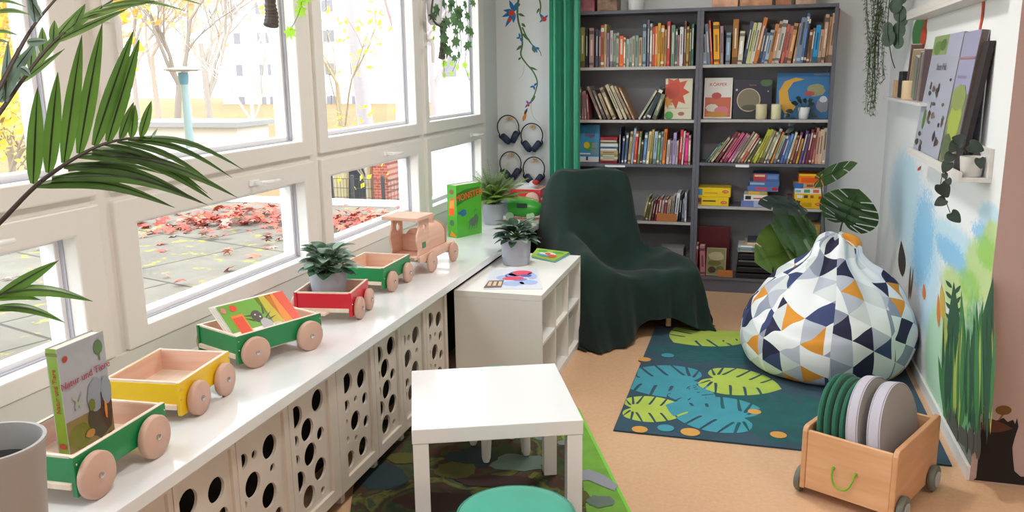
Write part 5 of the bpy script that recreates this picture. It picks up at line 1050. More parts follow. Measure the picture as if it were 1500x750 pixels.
q = lc(644, 37); m = MB(); m.lathe([(.001, 0), (.026, .002), (.04, .02), (.048, .14), (.05, .14), (.05, .15), (.04, .15), (.001, .1)], 30, c=(-.03, q.y, q.z)); m.build('pot', POTW, t, ang=50)
m = MB(); bk = catmull([lc(647, 30, -.02), lc(649, 55, -.02), lc(648, 75, -.02), lc(647, 85, -.02)], 5); m.tube(bk, [.014+.006*i/len(bk)+.003*(i % 2) for i in range(len(bk))], 9); m.build('bark', mat('bark_grey', '57504a', .9, bump=.8, bs=60), t, ang=20)
m = MB(); m.tube(catmull([lc(634, 0), lc(632, 20), lc(638, 34), lc(648, 40)], 5), .006, 8); m.build('basket_rim', C_('4a4642', .8), t)
m = MB(); m.tube([(-.03, q.y, q.z+.15), (-.03, q.y, 2.45-o0.z)], .0015, 5); m.build('cord', C_('8a8680'), t)
# bark piece and a lime sprig hanging in the second pane
t = thing('hanging_bark', 'grey rough bark piece hanging before the second window pane', 'decoration', tuple(onx(397, -20, XI))); o0 = t.location.copy()
m = MB(); bk = catmull([lc(397, -18), lc(396, 5), lc(398, 22), lc(397, 38)], 6); m.tube(bk, [.016+.012*i/len(bk)+.003*(i % 2) for i in range(len(bk))], 10); m.build('bark', mat('bark_grey', '57504a', .9, bump=.8, bs=60), t, ang=20)
MB().tube([(0, 0, 0), (0, 0, 2.45-o0.z)], .0015, 5).build('cord', C_('8a8680'), t)
t = thing('hanging_sprig', 'bright lime green sprig hanging beside the grey bark piece', 'hanging plant', tuple(onx(445, -20, XI))); o0 = t.location.copy(); m = MB()
for x, y, s in ((440, 14, 13), (425, 45, 13), (441, 2, 10), (447, -6, 14), (436, -10, 12)): flatleaf(m, IVY, lc(x, y), (0, .2, -1), (1, -.8, .2), s*.0036)
m.build('leaves', LIME, t, ang=0, flip=False); m = MB().tube(catmull([lc(445, -18), lc(440, 12), lc(433, 30), (lc(425, 44))], 4), .0013, 5); m.tube([(0, 0, 0), (0, 0, 2.45-o0.z)], .0012, 5); m.build('stem', STG, t)
# monstera behind the beanbag
t = thing('monstera_plant', 'monstera with large split leaves behind the beanbag, before the bookcase', 'potted plant', (.50, 5.62, 0)); o0 = Vector((.50, 5.62, 0)); pot(t, .10, .13, .24, mat('pot_terracotta', '6b6660', .7)); st = MB()
def mleaf(bx, by, tx, ty, yb_, yt_, wid, slits=5, mt=MG, nr=None, depth=.62, cup=.12):
    b = ony(bx, by, yb_)-o0; e = ony(tx, ty, yt_)-o0; d = e-b; L = d.length; m = MB(); nrm = Vector(nr or (0, -1, .5)); d.normalize(); nrm = (nrm-d*nrm.dot(d)).normalized(); sd = d.cross(nrm)
    o = monstera(slits, wid, depth); pts = [b+sd*(x*L)+d*(y*L)-nrm*(cup*L*(x*x*1.5+y*y*.6)) for x, y in o]; tri = tessellate_polygon([[Vector((x, y, 0)) for x, y in o]]); m.add(pts, [tuple(q) for q in tri])
    m.tube([b, b+d*L*.5-nrm*(cup*L*.15-.002), b+d*L*.92-nrm*(cup*L*.5-.002)], [.003, .002, .001], 5)
    m.build('leaf', mt, t, ang=0, flip=False)
    st.tube(catmull([(0, 0, .2), (b.x*.3, b.y*.3, .35), (b.x*.8, b.y*.8+.03, b.z*.85+.05), tuple(b)], 6), [.006]*7+[.005]*12, 6)
mleaf(1243, 318, 1252, 276, 5.25, 5.30, 1.15, 5, nr=(-.1, -1, .15)) if 0 else mleaf(1236, 325, 1258, 278, 5.3, 5.2, 1.28, 6, nr=(-.2, -1, .1), cup=.06)
mleaf(1200, 262, 1254, 236, 5.45, 5.35, .62, 4, nr=(.1, -.6, .9), depth=.8); mleaf(1168, 300, 1112, 295, 5.35, 5.2, .75, 4, BK, nr=(0, -.5, 1), depth=.5)
mleaf(1196, 345, 1140, 338, 5.4, 5.15, 1.3, 3, leafmat('leaf_monstera_light', '36582c', '4f7440', .35, .15), nr=(0, -.9, .8), depth=.35); mleaf(1172, 358, 1108, 382, 5.3, 5.1, 1.0, 3, leafmat('leaf_monstera_olive', '4a6a2a', '647f3a', .35, .15), nr=(.1, -1, .5), depth=.35)
mleaf(1200, 395, 1182, 410, 5.3, 5.2, 1.0, 3, BK, depth=.5)
st.build('stems', STG, t, ang=180)
# string plant and dark round-leaved plant above the upper right ledge
t = thing('hanging_string_plant', 'long grey-green hanging plant beside the small right wall ledge', 'hanging plant', (.70, 5.70, 2.2)); o0 = Vector((.70, 5.70, 2.2)); m, st = MB(), MB(); r = random.Random(6)
for k in range(26):
    xs = 1283+r.gauss(0, 9); yb2 = 95+r.random()*72 if k > 5 else 166; pts = []
    xe = 1277+r.gauss(0, 6) if yb2 > 120 else xs-4+r.gauss(0, 8)
    for i in range(22):
        q = i/21; xx = xs+(xe-xs)*q+2*sin(q*7+k); yy = -25+(yb2+25)*q; pts.append(ony(xx, yy, 5.7+.03*sin(k))-o0)
    st.tube(pts, .0012, 4)
    for p_ in pts:
        for s in range(3): a = r.random()*6.28; ovalleaf(m, p_, (cos(a), sin(a)*.6, -.5+.8*r.random()), (0, 0, 1), .028, .009, .3, n=2, fold=0)
m.build('strands', leafmat('leaf_string', '5d6d54', '80907a', .5, .2), t, ang=180, flip=False); st.build('stems', STG, t)
m = MB(); q_ = ony(1290, -30, 5.7)-o0; m.lathe([(.001, -.02), (.06, -.02), (.07, .08), (.001, .08)], 24, c=(q_.x, 0, q_.z)); m.build('pot', C_('3a3a38'), t, ang=40); MB().tube([(q_.x, 0, q_.z), (q_.x, 0, ZC-2.2)], .002, 5).build('cord', C_('8a8680'), t)
t = thing('hanging_plant', 'dark round-leaved trailing plant above the small right wall ledge', 'hanging plant', (.74, 5.5, 2.05)); o0 = Vector((.74, 5.5, 2.05)); m, st = MB(), MB()
for x, y, s in ((1316, 45, 13), (1316, 62, 10), (1300, 42, 10), (1301, 56, 13), (1318, 20, 12), (1322, 30, 10), (1312, 8, 12), (1320, -5, 12)): flatleaf(m, circle(0, 0, .5, 14, .62), ony(x, y, 5.5)-o0, (0, 0, -1), (-.5, -1, .2), s*.0062)
m.build('leaves', leafmat('leaf_dark_round', '27402c', '3c5a40', .4, .1), t, ang=0, flip=False)
for pts in (((1318, -25), (1317, 20), (1316, 45), (1316, 66)), ((1305, -25), (1300, 40), (1302, 60), (1306, 85), (1311, 100))): st.tube(catmull([ony(x, y, 5.5)-o0 for x, y in pts], 4), .003, 5)
st.build('stems', BK, t)
m = MB(); q_ = ony(1312, -30, 5.5)-o0; m.lathe([(.001, -.02), (.05, -.02), (.06, .08), (.001, .08)], 24, c=(q_.x, 0, q_.z)); m.build('pot', C_('3a3a38'), t, ang=40)
MB().tube([(q_.x, 0, q_.z), (q_.x, 0, ZC-2.05)], .002, 5).build('cord', C_('8a8680'), t)
# palm in the near left corner
pc = onz(-20, 650, .85)
t = thing('potted_palm', 'palm with long feathered fronds in a tall grey pot, nearest left corner', 'potted plant', (pc.x-.0, pc.y, ZT+.0006)); o0 = Vector((pc.x, pc.y, ZT))
m = MB(); m.lathe([(.001, 0), (.078, 0), (.08, .003), (.10, .245), (.104, .252), (.104, .26), (.097, .26), (.094, .24), (.086, .19), (.001, .19)], 56); m.build('pot', mat('pot_grey_big', 'b2b0b0', .5, bump=.03, bs=40), t, ang=40)
m = MB(); m.lathe([(.001, .215), (.05, .218), (.088, .205)], 40); m.build('soil', mat('soil', '1f1814', .95), t, ang=180)
def P3(x, y, D): return dist(x, y, D)-o0
def frond(rach, D0, D1, leaves, rr0, name, mt, ext=None):
    pts = catmull([P3(x, y, D0+(D1-D0)*i/(len(rach)-1)) for i, (x, y) in enumerate(rach)], 6)
    base = [Vector((0, 0, .2)), Vector((0, -.02, .45))] if ext is None else ext
    full = catmull(base+[pts[0]], 6)[:-1]+pts; N = len(full); m = MB(); m.tube(full, [rr0*(1-.75*i/N) for i in range(N)], 7); f = m.build('frond_stem', STEM, t, ang=180)
    m = MB()
    for (bx, by, tx, ty, w, dd) in leaves:
        b = P3(bx, by, D0+(D1-D0)*.6); e = P3(tx, ty, D0+(D1-D0)*.6+dd); d = e-b; L = d.length; d.normalize(); view = (b+o0-CP).normalized(); up = (-view+Vector((0, 0, .5))).normalized()
        up = (up-d*up.dot(d)).normalized(); s = d.cross(up); vs = []; fs = []; n = 9; w = min(w, .026)*(.72 if name in 'cdf' else 1)
        for i in range(n+1):
            q = i/n; ww = w*.5*(sin(pi*min(1, .10+.9*q**.8))**.8 if q < 1 else 0.02); sag = 0; c = b+d*(L*q)+Vector((0, 0, 1))*(.10*L*(sin(pi*q)))*(1 if ty > by else .12)
            vs += [c-s*ww-up*ww*.35, c+up*0, c+s*ww-up*ww*.35]
        for i in range(n): fs += [(i*3, i*3+1, i*3+4, i*3+3), (i*3+1, i*3+2, i*3+5, i*3+4)]
        m.add(vs, fs); vr = []
        for i in range(n+1):
            c = vs[i*3+1]+up*.0008; g_ = max(.0003, (vs[i*3]-vs[i*3+2]).length*.06); vr += [c-s*g_-up*.0002, c+s*g_-up*.0002]
        m.add(vr, [(i*2, i*2+1, i*2+3, i*2+2) for i in range(n)], 1)
    m.build('leaflets', [mt, mat('midrib', '22301a', .5)], f, ang=180, flip=False)
k4 = .4
up_ = [(122, 675, 138, 320), (178, 635, 212, 265), (235, 600, 300, 130), (290, 565, 375, 85), (345, 535, 490, 110), (395, 520, 512, 140), (440, 510, 490, 375), (480, 505, 495, 385), (515, 502, 555, 370), (552, 502, 578, 470)]
frond([(-30, 350), (0, 326), (50, 275), (94, 242), (136, 218), (172, 206), (208, 202), (245, 205)], 1.55, 1.62, [(a*k4, b*k4, c*k4, d*k4, .025 if i < 6 else .016, -.04) for i, (a, b, c, d) in enumerate(up_)], .0055, 'a', PALM)
dn_ = [(130, 680, 640, 762), (190, 655, 760, 752), (235, 610, 735, 745), (290, 572, 870, 725), (340, 548, 780, 735), (385, 530, 760, 710), (430, 520, 800, 690), (470, 512, 850, 652), (510, 505, 890, 622), (250, 625, 600, 640)]
f2 = MB(); ls = [(a*k4, b*k4, c*k4, d*k4, .022 if i < 5 else .012, .06) for i, (a, b, c, d) in enumerate(dn_)]
frond([(94, 242.5), (136, 218.5), (172, 206.5), (208, 202.5)], 1.56, 1.60, ls, .003, 'b', PALMD, ext=[P3(60, 266, 1.555)])
frond([(-25, 165), (0, 127), (25, 79), (53, 33), (90, -10)], 1.45, 1.6, [(8, 150, 12, 60, .02, 0), (30, 100, 45, 200 if 0 else 112, .02, 0), (40, 62, 70, 60, .02, 0), (52, 33, 44, -20, .02, 0), (60, 25, 38, -10, .018, 0), (20, 92, 4, 140, .022, 0), (0, 150, 40, 78, .022, .02), (10, 120, 55, 60, .022, .02)], .006, 'c', leafmat('leaf_palm_grey', '52704e', '8aa29a', .3, .25), ext=[Vector((0, 0, .2)), Vector((-.05, -.05, .6))])
frond([(-30, 200), (0, 165), (30, 122), (63, 79), (96, 47), (130, 23), (175, -5)], 1.50, 1.7, [(30, 122, 25, 70, .022, 0), (45, 103, 48, 58, .02, 0), (63, 80, 62, 40, .02, 0), (78, 62, 80, 30, .02, 0), (30, 122, 95, 72, .014, .02), (14, 146, 12, 95, .02, 0), (50, 98, 120, 10, .022, .02), (80, 62, 190, 12, .018, .02), (96, 47, 150, 8, .018, .02), (120, 28, 200, 4, .016, .02), (110, 36, 125, 6, .016, 0), (150, 10, 276, 18, .012, 0), (165, 0, 298, 8, .014, 0), (130, 20, 230, 2, .012, 0)], .005, 'd', leafmat('leaf_palm_mid', '4f7438', '7f9c5c', .3, .25), ext=[Vector((0, 0, .2)), Vector((-.02, -.06, .55))])
frond([(-40, 470), (-20, 445), (-5, 435)], 1.6, 1.62, [(-5, 436, 86, 382, .022, 0), (-5, 432, 136, 442, .022, 0), (-5, 450, 95, 473, .016, 0), (-5, 438, 60, 440, .014, 0), (-10, 15, 45, 5, .01, 0) if 0 else (-5, 455, 70, 462, .01, 0)], .004, 'e', PALM, ext=[Vector((0, 0, .2)), P3(-60, 520, 1.6)])
frond([(-60, 30), (-30, 22), (-8, 18)], 1.6, 1.62, [(-8, 18, 45, 22, .012, 0), (-8, 2, 38, 11, .008, 0), (-8, 46, 26, 52, .010, 0), (-8, 60, 14, 63, .008, 0)], .003, 'f', leafmat('leaf_palm_mid', '4f7438', '7f9c5c'), ext=[Vector((0, 0, .2)), P3(-90, 200, 1.55)])
# ================================================================ curtain
m = MB(); xc0, xc1 = -1.435, -1.212
def cur(u, v):
    x = xc0+(xc1-xc0)*u; return (x, 5.90+.030*sin(u*19)+.008*sin(u*41+2)+.004*sin(v*9+u*8), 2.62-2.58*v)
m.grid(cur, 90, 14); o = m.build('curtain_panel', mat('curtain_green', '228c6c', .6, sheen=.3, var=.05, vs=3, bump=.1, bs=200), None, ang=180)
sl = o.modifiers.new('s', 'SOLIDIFY'); sl.thickness = .002
t = thing('curtain', 'long green curtain hanging beside the left bookcase', 'curtain'); o.parent = t
MB().tube([(-1.75, 5.9, 2.65), (-.9, 5.9, 2.65)], .011, 12).build('curtain_rod', STEEL, t, ang=40)
m = MB()
for k in range(5): m.tube([(xc0+.02+.045*k+.016*cos(a), 5.9, 2.645+.018*sin(a)) for a in [2*pi*q/16 for q in range(17)]], .0018, 6)
m.build('curtain_ring', STEEL, t)
MB().tube([(-1.6, 5.9, 2.65), (-1.6, 5.9, ZC)], .006, 8).tube([(-1.0, 5.9, 2.65), (-1.0, 5.9, ZC)], .006, 8).build('rod_bracket', STEEL, t)
# ================================================================ headphones on wooden pegs
HB = mat('headphone_black', '16181f', .4); HN = mat('headphone_navy', '1e2a4c', .5)
for (x, y, tilt, lab) in ((745, 190, 28, 'upper left pair of navy headphones on the wall, one cup twisted'), (779, 202, 0, 'upper right pair of navy headphones hanging beside the curtain'), (748, 243, 10, 'lower left pair of navy headphones on the wall behind the fern'), (782, 251, 0, 'lower right pair of navy headphones hanging above the red wagon')):
    c = ony(x, y, YB-.04); t = thing('headphones', lab, 'headphones', tuple(c), group='headphones hanging on the back wall'); t.rotation_euler = (0, R_(-tilt*.4), 0)
    R1 = .085; arcp = [(R1*cos(a), 0, .02+R1*sin(a)*1.05) for a in [R_(-25)+R_(230)*k/28 for k in range(29)]]
    MB().tube(arcp, .0045, 8).build('headband', HB, t, ang=180)
    for s in (-1, 1):
        M = Matrix.Translation((s*.036, 0, -.064))@Matrix.Rotation(R_(s*36), 4, 'Y'); m = MB(); m.M = M
        m.lathe([(.001, -.016), (.026, -.016), (.034, -.010), (.035, .004), (.030, .014), (.001, .016)], 26, sx=.62, sy=.9) if 0 else None
        m.M = M@Matrix.Rotation(R_(90), 4, 'Y'); m.lathe([(.001, -.022), (.038, -.022), (.047, -.012), (.047, .008), (.039, .020), (.001, .022)], 26, sx=1.05, sy=.6)
        cp = m.build('ear_cup', HN, t, ang=40)
        m = MB(); m.tube(catmull([arcp[0 if s > 0 else -1], (s*.082, 0, -.04), (s*.060, 0, -.065)], 4), .006, 8); m.build('slider_arm', HB, t, ang=60)
    h = thing('wall_hook', 'small light wooden peg holding the '+lab.split(' pair')[0]+' headphones', 'hook', (c.x, YB-.001, c.z+.020+R1-.022), group='wooden pegs for the headphones')
    MB().prism([[(a_*1., b_) for a_, b_ in circle(0, 0, .022, 18, .013)]], lambda u, v, q: (u, q, v), -.02, 0).build('peg_plate', mat('peg_wood', 'e0bb88', .5), h, ang=40)
    MB().cyl((0, -.02, 0), (0, -.062, .002), .006).build('peg', mat('peg_wood', 'e0bb88', .5), h, ang=40)
# ================================================================ ledges on the right wall
LG = mat('ledge_white', 'd9d7d4', .45)
def ledge(label, xa, y0, y1, zb, lip=.02, back=.0):
    t = thing('wall_ledge', label, 'shelf'); MB().box(xa, XR, y0, y1, zb, zb+.015).build('shelf_board', LG, t, ang=0, bevel=.001)
    if lip: MB().box(xa, xa+.012, y0, y1, zb+.0152, zb+.015+lip).build('front_lip', LG, t, ang=0, bevel=.001)
    if back: MB().box(XR-.014, XR, y0, y1, zb+.0152, zb+.015+back).build('back_board', LG, t, ang=0, bevel=.001)
    return t
Z1 = 1.125; ledge('long white picture ledge on the right wall holding large books', .728, 3.46, 4.62, Z1, .022, .11)
Z2 = 1.365; ledge('short white ledge near the corner holding small books and a candle', .742, 4.47, 5.75, Z2, 0)
Z3 = 1.80; ledge('high white ledge at the top edge of the right wall', .742, 3.5, 5.1, Z3, .03)
def bigbook(label, y0, y1, hgt, th, xb, hexc, deco, k):
    t = thing('picture_book', label, 'book'); lean = math.asin((XR-.02-xb)/hgt*.82); xd = Vector((0, -1, 0)); zd = Vector((sin(lean), 0, cos(lean))); yd = zd.cross(xd); zz = Z1+.0155+abs(yd.z)*th*0
    M = Matrix(((xd.x, yd.x, zd.x, xb), (xd.y, yd.y, zd.y, y1), (xd.z, yd.z, zd.z, zz), (0, 0, 0, 1))); t.matrix_world = M; w = y1-y0; h = hgt; c = MB(); e = .003
    c.box(0, w, 0, e, 0, h).box(0, w, th-e, th, 0, h).box(w-e, w, e, th-e, 0, h, 1)
    for i, (pts, hx) in enumerate(deco): c.poly([(q[0]*w, -.0006*(i % 5+1), q[1]*h) for q in pts], i+2)
    c.build('cover', [C_(hexc, .4), C_('6a5a52', .5)]+[C_(hx, .4) for _, hx in deco], t, ang=0, flip=False); MB().box(.004, w-e, e, th-e, .002, h-.004).build('pages', PG, t, ang=0); return t, w, h
r = random.Random(12); dc = [(Rt(0, .82, 1, 1), 'a9acc4'), (Rt(0, .84, .55, 1), '8fa46c'), (blobp(.2, .9, .14, .06), '6a8a48'), (blobp(.4, .92, .1, .05), '5a7a48')]
for k in range(26):
    cx, cy = .1+.8*r.random(), .06+.58*r.random(); dc.append((blobp(cx, cy, .03+.03*r.random(), .012+.03*r.random(), 9, .6, k), r.choice(['4a4640', '6a5648', '3a3a44', '7a7a58', '5a6a50', '8a7a78'])))
dc.append((blobp(.22, .3, .06, .09), '5a7a3a'))
t, w, h = bigbook('large pale wall book covered with small animal pictures on the right ledge', 3.985, 4.60, .555, .022, .748, 'a6abba', dc, 0)
text('title', 'Unsere Welt', .045, C_('6a6470'), t, frame3((w*.5, -.0045, h*.74), (1, 0, 0), (0, 0, 1)), sx=.9)
dc = [(Rt(0, .0, 1, .55), '7c8466'), (blobp(.5, .35, .4, .16), 'a2b04e'), (blobp(.5, .52, .45, .1, seed=4), '8a9a5a'), (blobp(.3, .15, .3, .1, seed=5), '5a6a4a'), (Rt(0, .80, 1, .815), 'a87a80'), (Rt(.1, .66, .7, .68), '8a80a0')]
t, w, h = bigbook('second large book with blue sky and green meadow leaning on the right ledge', 3.70, 3.975, .55, .03, .752, '9a9cba', dc, 1)
tag(MB().prism([[(3.60, 0), (3.69, 0), (3.69, .50), (3.60, .50)]], lambda u, v, q: (.755+q+v*.125, u, Z1+.016+v), 0, .02).build('book', C_('2a2224', .7), ang=0), 'dark panel leaning behind the meadow book on the right ledge', 'book')  # plain dark slab leaning next to the meadow book
# pot with trailing plant at the end of the ledge
pp = ony(1417, 262, 3.53)
t = thing('potted_plant', 'trailing dark-leaved plant in a white pot at the near end of the ledge', 'potted plant', (.785, 3.535, Z1+.0156)); o0 = t.location.copy(); pot(t, .036, .043, .075, mat('pot_cream', 'd4d2cc', .5))
m, st = MB(), MB()
LV = [(1404, 208, 1392, 222, 15), (1420, 212, 1440, 220, 16), (1435, 232, 1437, 246, 15), (1395, 225, 1385, 238, 14), (1390, 238, 1382, 252, 14), (1412, 206, 1396, 202, 14), (1378, 270, 1388, 288, 13), (1384, 292, 1370, 300, 12), (1393, 312, 1406, 325, 12), (1398, 216, 1410, 212, 13), (1388, 262, 1392, 270, 6), (1383, 254, 1386, 262, 7)]
for x0_, y0_, x1_, y1_, s in LV:
    b = ony(x0_, y0_, 3.46)-o0; e = ony(x1_, y1_, 3.45)-o0; d = e-b; L = d.length; d.normalize(); hs = [(0, 0), (.28, -.12), (.46, .12), (.42, .45), (.22, .8), (0, 1)]; hs = hs+[(-x, y) for x, y in hs[1:-1][::-1]]
    hp = [(p_.x, p_.y) for p_ in catmull([(x, y, 0) for x, y in hs], 4, True)]
    flatleaf(m, hp, b, d, (-.2, -1, .3), L*1.08, cup=.12)
m.build('leaves', BK, t, ang=0, flip=False)
for pts in (((1415, 225), (1400, 210), (1388, 235), (1378, 268), (1384, 290), (1392, 312)), ((1415, 225), (1405, 208), (1392, 225), (1386, 240), (1384, 262)), ((1418, 225), (1428, 214), (1436, 228))): st.tube(catmull([ony(x, y, 3.47)-o0 for x, y in pts], 4), .0016, 5)
st.build('stems', BK, t)
# items on the short ledge
def on2(x, y, X=.79): return onx(x, y, X)
z = Z2+.0155
candle('short cream candle on the short ledge near the right wall corner', .79, onx(1333, 150, .79).y, z, .047, .10, mat('candle_cream', 'dcc09a', .5))
tag(MB().box(.775, .835, 5.33, 5.43, z, z+.15).build('black_pot', C_('17181a', .5), ang=0, bevel=.006), 'black square pot on the short ledge near the corner', 'pot')
tag(MB().box(.77, .83, 5.50, 5.58, z, z+.10).build('small_box', C_('c8a47c', .6), ang=0, bevel=.002), 'small tan box beside the black pot on the short ledge', 'box')
for i, (y, th, h, hx, ln) in enumerate(((5.18, .02, .30, '6f5a56', 16), (5.10, .02, .27, 'b0a084', 16), (4.98, .09, .22, '7d8078', 10), (4.86, .016, .25, '8a7c7a', 14), (4.80, .016, .24, 'a09490', 14), (4.74, .018, .26, '6a5a5c', 12))):
    m = MB(); m.box(0, .055, 0, th, 0, h).box(.002, .053, .002, th-.002, h, h+.0005, 1); o = m.build('book', [C_(hx, .5), PG], ang=0)
    o.location = (.778, y-th, z+.001+(th*sin(R_(ln)))*0); o.rotation_euler = (R_(ln), 0, 0); tag(o, '%s book leaning on the short right ledge, %s from the corner' % (['brown', 'tan', 'thick grey-green', 'brownish grey', 'pale grey', 'dark'][i], ORD[i]), 'book', 'books on the short right ledge')
tag(MB().box(.765, .82, 4.2, 4.9, Z3+.016, Z3+.05).build('book', C_('c8a888', .5), ang=0), 'tan book lying on the high ledge of the right wall', 'book')
tag(MB().box(.765, .82, 3.7, 4.15, Z3+.016, Z3+.07).build('book', C_('a08478', .5), ang=0), 'brownish book lying near the right end of the high ledge', 'book')
# ================================================================ outside
def gtex():
    m = mat('terrace_slab', 'a39e94', .9, bump=.1, bs=30); nt = m.node_tree; N = nt.nodes; Lk = nt.links; b = N['Principled BSDF']; tc = N.new('ShaderNodeTexCoord')
    n = N.new('ShaderNodeTexNoise'); n.inputs['Scale'].default_value = 1.7; n.inputs['Detail'].default_value = 8; n.inputs['Roughness'].default_value = .65; Lk.new(tc.outputs['Object'], n.inputs['Vector'])
    r = N.new('ShaderNodeValToRGB'); e = r.color_ramp.elements; e[0].position = .3; e[0].color = lin('6c665c'); e[1].position = .75; e[1].color = lin('857e73'); Lk.new(n.outputs['Fac'], r.inputs['Fac'])
    n2 = N.new('ShaderNodeTexNoise'); n2.inputs['Scale'].default_value = 5; n2.inputs['Detail'].default_value = 6; n2.inputs['Roughness'].default_value = .7; Lk.new(tc.outputs['Object'], n2.inputs['Vector'])
    r2 = N.new('ShaderNodeValToRGB'); e = r2.color_ramp.elements; e[0].position = .575; e[0].color = (0, 0, 0, 1); e[1].position = .63; e[1].color = (1, 1, 1, 1); Lk.new(n2.outputs['Fac'], r2.inputs['Fac'])
    x = N.new('ShaderNodeMix'); x.data_type = 'RGBA'; x.inputs[7].default_value = lin('a09a30'); Lk.new(r.outputs['Color'], x.inputs[6]); Lk.new(r2.outputs['Color'], x.inputs[0])
    br = N.new('ShaderNodeTexBrick'); br.inputs['Scale'].default_value = 1; br.inputs['Mortar Size'].default_value = .012; br.inputs['Brick Width'].default_value = 1.1; br.inputs['Row Height'].default_value = 1.1; br.inputs['Color1'].default_value = (1, 1, 1, 1); br.inputs['Color2'].default_value = (.93, .93, .93, 1); br.inputs['Mortar'].default_value = (.35, .35, .33, 1)
    mp = N.new('ShaderNodeMapping'); mp.inputs['Rotation'].default_value = (0, 0, .3); Lk.new(tc.outputs['Object'], mp.inputs[0]); Lk.new(mp.outputs[0], br.inputs['Vector'])
    y = N.new('ShaderNodeMix'); y.data_type = 'RGBA'; y.blend_type = 'MULTIPLY'; y.inputs[0].default_value = 1; Lk.new(x.outputs[2], y.inputs[6]); Lk.new(br.outputs['Color'], y.inputs[7]); Lk.new(y.outputs[2], b.inputs['Base Color']); return m
ZO = .20; ZG0 = -.9
struct(MB().box(-9.5, XW-.2, -2.5, 8.0, ZO-.3, ZO).build('terrace', gtex(), ang=0))
struct(MB().box(-9.5, XW-.2, 8.0, 8.16, ZO-.3, ZO+.05).build('terrace_kerb', C_('cfcfcb', .8), ang=0))
struct(MB().box(-90, 40, -30, 95, ZG0-.2, ZG0).build('ground', mat('ground_leaves', '96704f', .95, col2='807848', vs=.6), ang=0))
struct(MB().box(XW-.2, X2+.1, YB+.1, YB+3, ZG0, 3.4).build('outer_wall', C_('cfcfca', .8), ang=0))
# pile of red leaves along the terrace kerb
r = random.Random(21); m = MB(); LF = [(0, .55), (.12, .2), (.5, .35), (.26, .05), (.45, -.25), (.12, -.2), (0, -.5), (-.12, -.2), (-.45, -.25), (-.26, .05), (-.5, .35), (-.12, .2)]
cl = []
for k in range(560):
    u = r.random()
    if u < .62: x, y = r.uniform(-5.2, -3.2), 6.9+r.gauss(0, .33)
    elif u < .85: x, y = r.uniform(-6.8, -4.8), 6.5+r.gauss(0, .26)
    else: x, y = r.uniform(-7, -2.6), r.uniform(4.2, 7.6)
    if y > 7.7: continue
    z = ZO+.01+(.10*r.random() if u < .62 else .04*r.random()); n = Vector((r.gauss(0, .5), r.gauss(0, .5), 1)); s = .07+.07*r.random(); a = r.random()*6.3
    flatleaf(m, LF, (x, y, z), (cos(a), sin(a), 0), n, s, r.choice([0, 0, 1, 2, 3]), cup=.5)
tag(m.build('fallen_leaves', [C_('c05a4c', .8), C_('d0887a', .8), C_('96463c', .8), C_('c8745e', .8)], ang=0, flip=False), 'red fallen leaves heaped on the terrace outside the window', 'leaves', kind='stuff')
# apartment block; window panes paled to imitate haze
def facade(label, x0, x1, y, z0, z1, cols_, rows_, hexc, d=9, wz=1.15, wx=.9, hexw='908e96'):
    t = thing('apartment_block', label, 'building', (0, 0, 0)); MB().box(x0, x1, y, y+d, z0, z1).build('wall', mat('plaster_'+hexc, hexc, .9, var=.02, vs=.5), t, ang=0)
    for rz_ in rows_:
        for cx, ww in cols_:
            f = MB().box(cx-ww/2-.08, cx+ww/2+.08, y-.06, y-.001, rz_-.08, rz_+wz+.08).build('window_frame', C_('c4c4cc', .6), t, ang=0)
            MB().box(cx-ww/2, cx+ww/2, y-.09, y-.061, rz_, rz_+wz).build('pane', C_(hexw, .3), f, ang=0)
    return t
YF1 = 72
def bx(x): return ony(x, 100, YF1).x
zrow = [ony(400, y, YF1).z for y in (159, 112, 63, 22)]
cl_ = [(bx(351), .65), (bx(384), .45), (bx(397), .6), (bx(480), .45), (bx(488), .6), (bx(519), .7)]
facade('pale apartment block seen through the window with rows of small windows', bx(323), bx(606), YF1, -6, 28, cl_, [ony(400, y, YF1).z for y in (157, 110, 63, 20)]+[ony(400, 20, YF1).z+2.9*k for k in (1, 2, 3, 4)], 'e4e4e6', wz=1.0, hexw='87848c')
facade('second apartment block in the distance behind the trees at the right pane', ony(625, 60, 45).x, ony(760, 60, 45).x, 46, ZG0, 14, [(ony(650, 60, 45).x, 1.0), (ony(690, 60, 45).x, 1.0)], [1.5, 4.3, 7.1], 'e2e2e4')
# low garage, red brick house corner
t = thing('low_building', 'low white flat-roofed building beyond the terrace', 'building'); xa, xb = ony(188, 190, 17).x, ony(347, 185, 17).x
MB().box(xa, xb, 17, 18.3, ZG0, ony(330, 186, 17).z).build('wall', C_('d8d6d2', .85), t, ang=0); MB().box(xa-.2, xb+.15, 16.8, 18.5, ony(330, 186, 17).z, ony(330, 182, 17).z+.05).build('roof', C_('9a9a9c', .8), t, ang=0)
t = thing('brick_house', 'red brick house corner with blue framed window beyond the fence', 'building'); BR = mat('brick', 'b0524a', .9)
nt = BR.node_tree; br = nt.nodes.new('ShaderNodeTexBrick'); br.inputs['Scale'].default_value = 5; br.inputs['Color1'].default_value = lin('9a4c46'); br.inputs['Color2'].default_value = lin('b96458'); br.inputs['Mortar'].default_value = lin('c09a90'); tcn = nt.nodes.new('ShaderNodeTexCoord'); mp = nt.nodes.new('ShaderNodeMapping'); mp.inputs['Rotation'].default_value = (R_(90), 0, 0); nt.links.new(tcn.outputs['Object'], mp.inputs[0]); nt.links.new(mp.outputs[0], br.inputs['Vector']); nt.links.new(br.outputs['Color'], nt.nodes['Principled BSDF'].inputs['Base Color'])
ZH = ony(565, 208, 14).z
def ox(x, Y, y=250): return ony(x, y, Y).x
